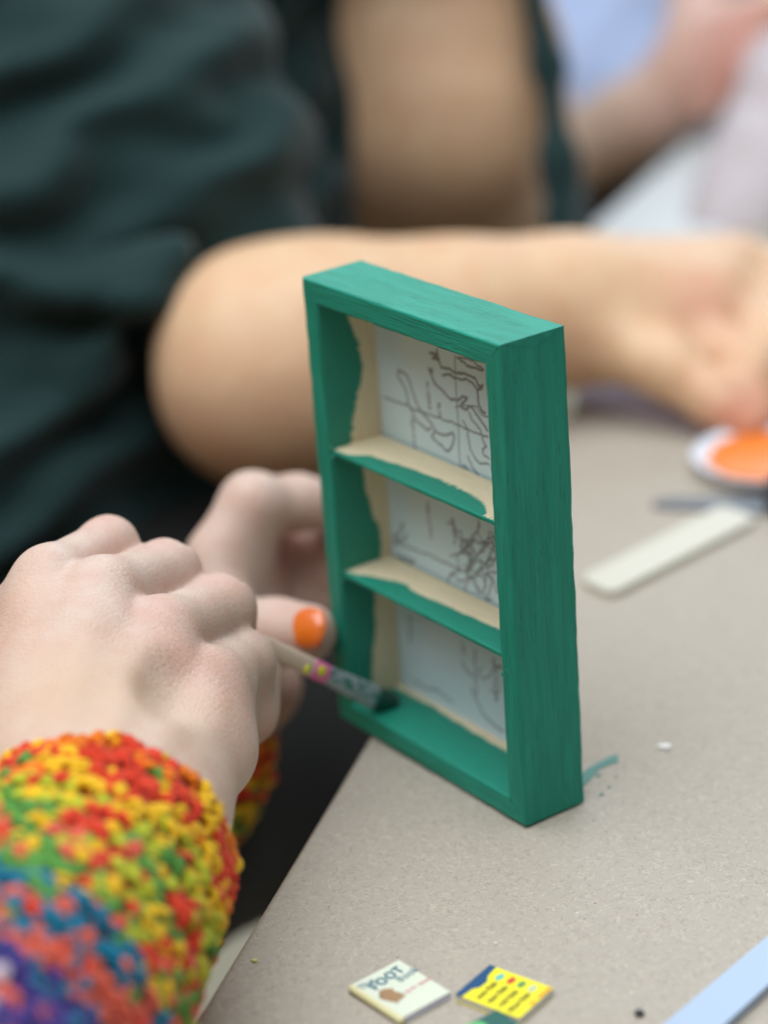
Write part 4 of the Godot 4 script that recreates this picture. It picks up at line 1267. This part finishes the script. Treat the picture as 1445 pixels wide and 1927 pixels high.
	var top: Array = [
		[0.03, 0.03, [
			[Vector3(-0.0847, 0.0525, -0.3795), Vector3(-0.1156, 0.1185, -0.4338), 0.036, 0.056], [Vector3(-0.1444, 0.0397, -0.4446), Vector3(-0.1430, 0.0977, -0.4468), 0.056, 0.066], [Vector3(-0.1410, 0.1024, -0.4272), Vector3(-0.1676, 0.1942, -0.5407), 0.066, 0.085], [Vector3(-0.1676, 0.1942, -0.5407), Vector3(-0.0548, 0.2021, -0.7062), 0.085, 0.07],
			[Vector3(-0.1934, 0.0676, -0.4885), Vector3(-0.2046, -0.0695, -0.4320), 0.10, 0.12], [Vector3(-0.2260, 0.1330, -0.4614), Vector3(-0.2487, -0.0243, -0.3966), 0.12, 0.13], [Vector3(-0.1544, -0.0147, -0.4979), Vector3(-0.1462, -0.0852, -0.4580), 0.09, 0.10],
			[Vector3(-0.1045, 0.1238, -0.5874), Vector3(-0.0944, 0.0098, -0.5296), 0.055, 0.05], [Vector3(-0.1073, 0.0229, -0.5458), Vector3(-0.0891, -0.0909, -0.4881), 0.06, 0.07],
		]],
		[0.012, 0.02, [[Vector3(-0.0492, 0.1816, -0.6437), Vector3(-0.0524, 0.0917, -0.5904), 0.018, 0.018], [Vector3(-0.0524, 0.0917, -0.5904), Vector3(-0.0661, 0.0085, -0.5453), 0.018, 0.018], [Vector3(-0.0648, 0.1429, -0.6169), Vector3(-0.0750, 0.0178, -0.5545), 0.03, 0.03]]],
		[0.010, 0.014, [[Vector3(0.0565, 0.1797, -0.5996), Vector3(0.0643, 0.1120, -0.5555), 0.008, 0.008], [Vector3(0.0643, 0.1120, -0.5555), Vector3(0.0651, 0.0697, -0.5273), 0.008, 0.008], [Vector3(0.0651, 0.0697, -0.5273), Vector3(0.0630, -0.0071, -0.4902), 0.009, 0.012], [Vector3(0.0797, -0.0175, -0.5184), Vector3(0.0725, 0.0582, -0.5387), 0.012, 0.006]]],
		# folds
		[0.014, 0.008, [[Vector3(-0.1868, 0.1653, -0.3828), Vector3(-0.1104, 0.1411, -0.3836), 0.010, 0.006], [Vector3(-0.1874, 0.1224, -0.3434), Vector3(-0.1013, 0.1192, -0.3854), 0.012, 0.007], [Vector3(-0.1858, 0.1072, -0.3318), Vector3(-0.1000, 0.1063, -0.3801), 0.010, 0.006], [Vector3(-0.1274, 0.1801, -0.4267), Vector3(-0.0924, 0.1323, -0.4287), 0.012, 0.008], [Vector3(-0.1689, 0.0782, -0.3252), Vector3(-0.1135, 0.0879, -0.3400), 0.011, 0.007], [Vector3(-0.1568, 0.0496, -0.3243), Vector3(-0.1230, 0.0776, -0.3304), 0.010, 0.007]]],
	]
	for g in top:
		for b in g[2]:
			b[0] -= o
			b[1] -= o
	var crumple := FastNoiseLite.new()
	crumple.seed = 4
	crumple.frequency = 16.0
	crumple.fractal_octaves = 2
	var hem: Array = [top.pop_at(2), top.pop_at(1)]
	var dark := Color(0.011, 0.030, 0.028)
	put("neckline", body_mesh(hem, 0.005, func(_p): return dark), cloth_material(0.75), person)
	put("top", body_mesh(top, 0.006, func(_p): return Color(0.011, 0.030, 0.028), func(p, _n): return 0.0055 * sin(p.y * 135.0 - p.x * 30.0 + 5.0 * crumple.get_noise_3d(p.x * 0.4, p.y * 0.7, p.z * 0.5)) + 0.005 * crumple.get_noise_3d(p.x * 0.6, p.y * 1.6, p.z)), cloth_material(0.75), person).set_meta("label", "loose dark green top with elbow sleeves and open neckline")

func build_far_person() -> void:
	var person := base("person", Vector3(0.1427, 0.0143, -0.8776))
	var o := person.position
	tag(person, "person in a light blue shirt whose hand rests beyond the dark green top", "person")
	var groups: Array = [
		[0.02, 0.02, [[Vector3(0.0813, -0.0101, -0.8242), Vector3(0.1370, 0.0124, -0.8335), 0.027, 0.024], [Vector3(0.1370, 0.0124, -0.8335), Vector3(0.1707, 0.0334, -0.8422), 0.024, 0.021]]],
		[0.015, 0.015, [[Vector3(0.1710, 0.0365, -0.8435), Vector3(0.2067, 0.0639, -0.8439), 0.020, 0.018], [Vector3(0.1755, 0.0300, -0.8408), Vector3(0.2168, 0.0466, -0.8260), 0.020, 0.014], [Vector3(0.1799, 0.0421, -0.8458), Vector3(0.2362, 0.0724, -0.8583), 0.022, 0.02], [Vector3(0.1826, 0.0556, -0.8621), Vector3(0.2043, 0.0899, -0.9304), 0.02, 0.024]]],
		[0.006, 0.008, [[Vector3(0.1725, 0.0338, -0.8315), Vector3(0.1849, 0.0228, -0.8162), 0.012, 0.009], [Vector3(0.2168, 0.0466, -0.8260), Vector3(0.2334, 0.0570, -0.8086), 0.012, 0.009], [Vector3(0.2094, 0.0379, -0.8224), Vector3(0.2290, 0.0437, -0.8032), 0.012, 0.009], [Vector3(0.2034, 0.0342, -0.8263), Vector3(0.2204, 0.0346, -0.8102), 0.012, 0.009]]],
	]
	for g in groups:
		for b in g[2]:
			b[0] -= o
			b[1] -= o
	put("body", body_mesh(groups, 0.005, skin_tint(Color(0.62, 0.39, 0.30), [[Vector3(0.2150, 0.0487, -0.8160) - o, 0.04, Color(0.66, 0.25, 0.20), 0.8], [Vector3(0.1012, 0.0002, -0.8177) - o, 0.05, Color(0.44, 0.36, 0.26), 0.7]], 9)), skin_material(), person)
	var shirt: Array = [[0.05, 0.05, [[Vector3(0.1629, 0.0995, -1.1074), Vector3(0.1493, -0.0024, -1.0221), 0.10, 0.085], [Vector3(0.1057, 0.0649, -1.1364), Vector3(0.1085, -0.0179, -1.0374), 0.08, 0.07]]]]
	var lap: Array = [[0.03, 0.03, [[Vector3(0.0946, -0.0337, -0.9010), Vector3(0.1181, -0.0207, -0.8848), 0.05, 0.032], [Vector3(0.1158, -0.0352, -0.9004), Vector3(0.1480, -0.0154, -0.8978), 0.028, 0.018]]]]
	for set_ in [shirt, lap]:
		for g in set_:
			for b in g[2]:
				b[0] -= o
				b[1] -= o
	var crumple := FastNoiseLite.new()
	crumple.seed = 14
	crumple.frequency = 12.0
	put("shirt", body_mesh(shirt, 0.010, func(_p): return Color(0.44, 0.54, 0.78), func(p, _n): return 0.012 * crumple.get_noise_3dv(p)), cloth_material(), person)
	put("apron", body_mesh(lap, 0.008, func(_p): return Color(0.02, 0.014, 0.016)), cloth_material(), person)
	# a pale sleeve lying nearer on the table
	var other := base("rolled_cloth", Vector3(0.1907, 0.0133, -0.6825))
	tag(other, "pale lilac rolled cloth lying at the far end of the paper", "cloth")
	var roll: Array = [[0.02, 0.02, [[Vector3(0.1683, -0.0080, -0.6412), Vector3(0.2303, 0.0463, -0.7285), 0.026, 0.042]]]]
	for b in roll[0][2]:
		b[0] -= other.position
		b[1] -= other.position
	put("cloth_roll", body_mesh(roll, 0.006, func(_p): return Color(0.62, 0.55, 0.57), func(p, _n): return 0.006 * crumple.get_noise_3dv(p * 2.0)), cloth_material(), other)

# ---------------------------------------------------------------- small things on the paper
func flat_text(text: String, size: float, m: Material, parent: Node, called: String, at: Vector3, turn := 0.0, bold := 400) -> void:
	var t := TextMesh.new()
	var f := SystemFont.new()
	f.font_names = PackedStringArray(["Droid Sans"])
	f.font_weight = bold
	t.font = f
	t.text = text
	t.font_size = 64
	t.pixel_size = 0.001
	t.depth = 0.002
	t.curve_step = 2.0
	var o := put(called, t, m, parent)
	o.transform = Transform3D(Basis(Vector3.UP, turn) * Basis(Vector3.RIGHT, -PI * 0.5).scaled(Vector3.ONE * size / 0.064), at)

func mini_book(at: Vector3, turn: float, w: float, h: float, thick: float, cover: Color, label: String) -> Node3D:
	# x across the cover, -z to its head; spine at -x
	var b := base("miniature_book", at, turn)
	tag(b, label, "book", "miniature books on the paper")
	var rect := func(x0: float, x1: float, z0: float, z1: float) -> PackedVector2Array:
		return PackedVector2Array([Vector2(x0, z0), Vector2(x1, z0), Vector2(x1, z1), Vector2(x0, z1)])
	var board_m := plain(cover, 0.4)
	put("page_block", plate(rect.call(-w * 0.5 + 0.0003, w * 0.5 - 0.0001, -h * 0.5 + 0.0001, h * 0.5 - 0.0001), 0.0003, thick - 0.0002, 0.0001), plain(Color(0.62, 0.60, 0.72), 0.8), b)
	put("back_cover", plate(rect.call(-w * 0.5, w * 0.5, -h * 0.5, h * 0.5), 0.0001, 0.0003, 0.00005), board_m, b)
	put("front_cover", plate(rect.call(-w * 0.5, w * 0.5, -h * 0.5, h * 0.5), thick - 0.0002, thick, 0.0001), board_m, b)
	return b

func spine_of(b: Node3D, w: float, h: float, thick: float, c: Color) -> void:
	var p := tube(PackedVector3Array([Vector3(0, 0, -h * 0.5), Vector3(0, 0, h * 0.5)]), PackedFloat32Array([thick * 0.5, thick * 0.5]), 16)
	var s := put("spine", p, plain(c, 0.45), b)
	s.position = Vector3(-w * 0.5, thick * 0.5 + 0.0001, 0)

func build_books() -> void:
	var t1 := 0.0022
	var cream := Color(0.64, 0.66, 0.53)
	var b1 := mini_book(Vector3(-0.0396, 0, 0.0797), 0.663, 0.0165, 0.0212, t1, cream, "cream miniature book with a blue title, lying beside the yellow one")
	spine_of(b1, 0.0165, 0.0212, t1, Color(0.66, 0.60, 0.33))
	var teal := plain(Color(0.035, 0.14, 0.20), 0.6)
	flat_text("The", 0.0032, teal, b1, "title_word", Vector3(-0.0052, t1 + 0.0001, -0.0078), 0.1)
	flat_text("FOOT", 0.0046, teal, b1, "title_word", Vector3(0.0002, t1 + 0.0001, -0.0062), 0.15, 800)
	flat_text("Book", 0.0032, teal, b1, "title_word", Vector3(0.0052, t1 + 0.0001, -0.0035), 0.1)
	flat_text("by Dr. Seuss", 0.0016, plain(Color(0.62, 0.06, 0.16), 0.6), b1, "author_line", Vector3(0.0040, t1 + 0.0001, 0.0022), 0.05)
	var oval := disc(0.0032, 20, 0.5, 5)
	for i in oval.size():
		oval[i] *= Vector2(0.8, 1.1)
	put("cover_spot", plate(oval, 0.0, 0.00006, 0.00002), plain(Color(0.33, 0.19, 0.09), 0.6), b1).position = Vector3(-0.0038, t1 + 0.00005, 0.0008)
	var b2 := mini_book(Vector3(-0.0127, 0, 0.0845), 0.89, 0.0160, 0.0204, t1, Color(0.82, 0.72, 0.035), "yellow miniature book with a navy band and black lettering")
	var ink := plain(Color(0.03, 0.03, 0.025), 0.6)
	put("title_band", plate(PackedVector2Array([Vector2(-0.008, -0.0101), Vector2(0.008, -0.0101), Vector2(0.008, -0.0081), Vector2(0.0035, -0.0076), Vector2(0.001, -0.0062), Vector2(-0.002, -0.0064), Vector2(-0.0035, -0.0076), Vector2(-0.008, -0.0080)]), 0.0, 0.00006, 0.00002), plain(Color(0.015, 0.07, 0.17), 0.5), b2).position.y = t1 + 0.00003
	var words := ["one fish", "two fish", "red fish", "blue fish"]
	var blobs := [Color(0.10, 0.45, 0.42), Color(0.55, 0.05, 0.03), Color(0.10, 0.26, 0.09), Color(0.45, 0.50, 0.35)]
	for i in 4:
		var z := -0.0040 + 0.0034 * i
		flat_text(words[i], 0.0022, ink, b2, "cover_line", Vector3(-0.0022, t1 + 0.0001, z), 0.0, 800)
		var blob := disc(0.0012, 14, 0.4, 30 + i)
		for k in blob.size():
			blob[k] *= Vector2(1.35, 0.8)
		put("cover_spot", plate(blob, 0.0, 0.00006, 0.00002), plain(blobs[i], 0.6), b2).position = Vector3(0.0048, t1 + 0.00005, z - 0.0006)
	flat_text("Dr. Seuss", 0.0022, plain(Color(0.72, 0.16, 0.07), 0.6), b2, "author_line", Vector3(0.0030, t1 + 0.0001, 0.0092))
	var b3 := mini_book(Vector3(-0.0159, 0.0000, 0.1009) + Vector3(0, 0.0, 0.0035), 0.60, 0.0150, 0.0190, t1, Color(0.035, 0.12, 0.10), "dark green miniature book with a bright green spot below the yellow one")
	put("cover_spot", plate(disc(0.0035, 20, 0.3, 61), 0.0, 0.00006, 0.00002), plain(Color(0.12, 0.50, 0.16), 0.5), b3).position = Vector3(-0.0025, t1 + 0.00005, -0.0062)

func flat_between(a: Vector3, b: Vector3, c: Vector3, d: Vector3, round_ := 0.0) -> PackedVector2Array:
	var o := PackedVector2Array()
	var q := [a, b, c, d]
	for i in 4:
		var p := Vector2(q[i].x, q[i].z)
		if round_ <= 0.0:
			o.append(p)
			continue
		var p0 := Vector2(q[(i + 3) % 4].x, q[(i + 3) % 4].z)
		var p1 := Vector2(q[(i + 1) % 4].x, q[(i + 1) % 4].z)
		var s := p + (p0 - p).normalized() * round_
		var e := p + (p1 - p).normalized() * round_
		for k in 6:
			var t := k / 5.0
			o.append(s.lerp(p, t).lerp(p.lerp(e, t), t))
	return o

func build_table_things() -> void:
	# pale craft stick behind the frame
	var stick := put("craft_stick", plate(flat_between(Vector3(0.0344, 0.0000, -0.1709), Vector3(0.0443, 0.0000, -0.1551), Vector3(0.1081, 0.0000, -0.2139), Vector3(0.0962, 0.0000, -0.2292), 0.005), 0.0002, 0.0030, 0.0005), plain(Color(0.54, 0.51, 0.42), 0.5), self)
	tag(stick, "cream wooden craft stick lying flat on the paper behind the frame", "stick")
	var strip := put("painted_strip", plate(flat_between(Vector3(0.0290, 0.0000, 0.1020) - Vector3(0.012, 0, -0.013), Vector3(0.0591, -0.0000, 0.0697) + Vector3(0.03, 0, -0.033), Vector3(0.0552, 0.0000, 0.0909) + Vector3(0.03, 0, -0.033), Vector3(0.0425, 0.0000, 0.1061) - Vector3(0.012, 0, -0.013)), 0.0003, 0.0030, 0.0003), plain(Color(0.35, 0.43, 0.56), 0.5), self)
	tag(strip, "pale blue flat strip cut off at the corner of the paper", "strip")
	# grey blade
	var blade := base("palette_knife", Vector3(0.0909, 0.0000, -0.2313))
	tag(blade, "grey palette knife lying between the craft stick and the paint dish", "knife")
	var q := flat_between(Vector3(0.0692, 0.0000, -0.2367) - blade.position, Vector3(0.1128, 0.0000, -0.2205) - blade.position, Vector3(0.1161, 0.0000, -0.2384) - blade.position, Vector3(0.0740, 0.0000, -0.2440) - blade.position, 0.003)
	put("blade", plate(q, 0.0004, 0.0016, 0.0003), metal_paint_dark(), blade)
	var hq := flat_between(Vector3(0.1115, 0.0000, -0.2191) - blade.position, Vector3(0.1457, 0.0000, -0.2071) - blade.position, Vector3(0.1521, 0.0000, -0.2356) - blade.position, Vector3(0.1153, 0.0000, -0.2396) - blade.position, 0.004)
	put("handle", plate(hq, 0.0004, 0.012, 0.003), plain(Color(0.05, 0.05, 0.055), 0.5), blade)
	# dish with orange paint
	var dish := base("paint_dish", Vector3(0.1235, 0.0000, -0.2702))
	tag(dish, "white paint dish holding orange paint under the reaching fingers", "dish")
	var st := SurfaceTool.new()
	st.begin(Mesh.PRIMITIVE_TRIANGLES)
	var prof: Array = [Vector2(0.0, 0.0004), Vector2(0.026, 0.0004), Vector2(0.0305, 0.003), Vector2(0.0325, 0.0065), Vector2(0.0318, 0.0070), Vector2(0.0300, 0.0062), Vector2(0.027, 0.0040), Vector2(0.0, 0.0036)]
	var v := PackedVector3Array()
	var index := PackedInt32Array()
	var n := 48
	for p in prof:
		for k in n:
			v.append(Vector3(cos(TAU * k / n) * p.x, p.y, sin(TAU * k / n) * p.x))
	for i in prof.size() - 1:
		for k in n:
			var a := i * n + k
			var b := i * n + (k + 1) % n
			index.append_array(PackedInt32Array([a, b, a + n, b, b + n, a + n]))
	put("saucer", finished(v, index, none), plain(Color(0.72, 0.76, 0.84), 0.35), dish)
	put("orange_paint", plate(disc(0.0265, 40, 0.15, 71), 0.0037, 0.0060, 0.0008), plain(Color(0.78, 0.19, 0.015), 0.3), dish)
	# papers further back
	var sheet := put("lilac_paper", plate(flat_between(Vector3(0.0587, 0.0000, -0.4053), Vector3(0.0540, -0.0000, -0.3613), Vector3(0.1036, 0.0000, -0.3103), Vector3(0.1357, 0.0000, -0.3444)), 0.0002, 0.0008, 0.0001), plain(Color(0.60, 0.50, 0.58), 0.7), self)
	tag(sheet, "lilac grey sheet of paper lying under the reaching forearm", "paper")
	var white := put("white_paper", plate(flat_between(Vector3(0.0759, 0.0000, -0.6060), Vector3(0.1431, 0.0000, -0.5571), Vector3(0.2350, 0.0000, -0.8180), Vector3(0.1919, 0.0000, -0.8623)), 0.0002, 0.0009, 0.0001), plain(Color(0.66, 0.68, 0.67), 0.7), self)
	tag(white, "white sheet of paper at the far end beside the lilac cloth", "paper")
	# green paint brushed off on the paper
	var smear := base("paint_smear", Vector3(0.0261, 0.0000, -0.0322))
	tag(smear, "thin green paint smear on the kraft paper beside the frame's foot", "smear")
	var wet := plain(Color(0.03, 0.17, 0.13), 0.4)
	var s1 := PackedVector2Array()
	for p in [Vector3(0.0184, 0.0000, -0.0293), Vector3(0.0227, 0.0000, -0.0341), Vector3(0.0267, 0.0000, -0.0375), Vector3(0.0304, 0.0000, -0.0404), Vector3(0.0325, 0.0000, -0.0415), Vector3(0.0321, 0.0000, -0.0367), Vector3(0.0291, 0.0000, -0.0351), Vector3(0.0256, 0.0000, -0.0330), Vector3(0.0230, 0.0000, -0.0280), Vector3(0.0195, 0.0000, -0.0225)]:
		s1.append(Vector2(p.x - smear.position.x, p.z - smear.position.z))
	put("streak", plate(s1, 0.0001, 0.0003, 0.00005), wet, smear)
	for d in [[Vector3(0.0251, 0.0000, -0.0290), 0.0008], [Vector3(0.0274, 0.0000, -0.0213), 0.0005], [Vector3(0.0302, 0.0000, -0.0275), 0.0004], [Vector3(0.0247, 0.0000, -0.0172), 0.0007]]:
		put("fleck", plate(disc(d[1], 12, 0.5, 80), 0.0001, 0.0003, 0.00004), wet, smear).position = Vector3(d[0].x - smear.position.x, 0, d[0].z - smear.position.z)
	# bead and chips
	var bead := MeshInstance3D.new()
	var st2 := SurfaceTool.new()
	st2.begin(Mesh.PRIMITIVE_TRIANGLES)
	add_ball(st2, Vector3(0, 0.0008, 0), Vector3(0.0013, 0, 0), Vector3(0, 0.0008, 0), Vector3(0, 0, 0.0012), Color.WHITE, 8, 14)
	bead.mesh = st2.commit()
	bead.name = "bead"
	bead.material_override = plain(Color(0.012, 0.01, 0.014), 0.4)
	add_child(bead)
	bead.position = Vector3(0.0210, 0.0000, 0.0966)
	tag(bead, "tiny black bead on the paper near the pale blue strip", "bead")
	var chips := [["paper_chip", Vector3(0.0475, 0.0000, -0.0433), 0.0022, Color(0.74, 0.72, 0.68), "small white paper chip lying beyond the green smear"], ["wood_chip", Vector3(-0.0787, -0.0000, 0.0590), 0.0009, Color(0.62, 0.58, 0.22), "tiny yellowish chip at the edge of the kraft paper"]]
	for c in chips:
		var out := disc(c[2], 9, 0.9, 90)
		for k in out.size():
			out[k] *= Vector2(1.0, 0.6)
		var o := put(c[0], plate(out, 0.0001, 0.0008, 0.0001), plain(c[3], 0.7), self)
		o.position = c[1]
		tag(o, c[4], "chip")
	var rng := RandomNumberGenerator.new()
	rng.seed = 91
	var specks := SurfaceTool.new()
	specks.begin(Mesh.PRIMITIVE_TRIANGLES)
	for i in 46:
		var p := Vector3(rng.randf_range(-0.06, 0.09), 0.0, rng.randf_range(-0.06, 0.1))
		if p.x < -0.0456 + 0.3284 * (-0.0645 - p.z) + 0.01:
			continue
		var r := 0.00014 + 0.0002 * rng.randf() * rng.randf()
		var c := Color(0.02, 0.018, 0.016) if rng.randf() < 0.55 else Color(0.8, 0.78, 0.74)
		add_ball(specks, p, Vector3(r * 1.4, 0, 0), Vector3(0, r * 0.6, 0), Vector3(0, 0, r), c, 4, 6)
	var so := put("dust_specks", specks.commit(), vertex_tinted(0.7), self)
	tag(so, "dark and pale dust specks scattered over the kraft paper", "specks")
	so.set_meta("kind", "stuff")

func metal_paint_dark() -> StandardMaterial3D:
	var m := plain(Color(0.16, 0.17, 0.185), 0.45)
	m.metallic = 0.4
	return m
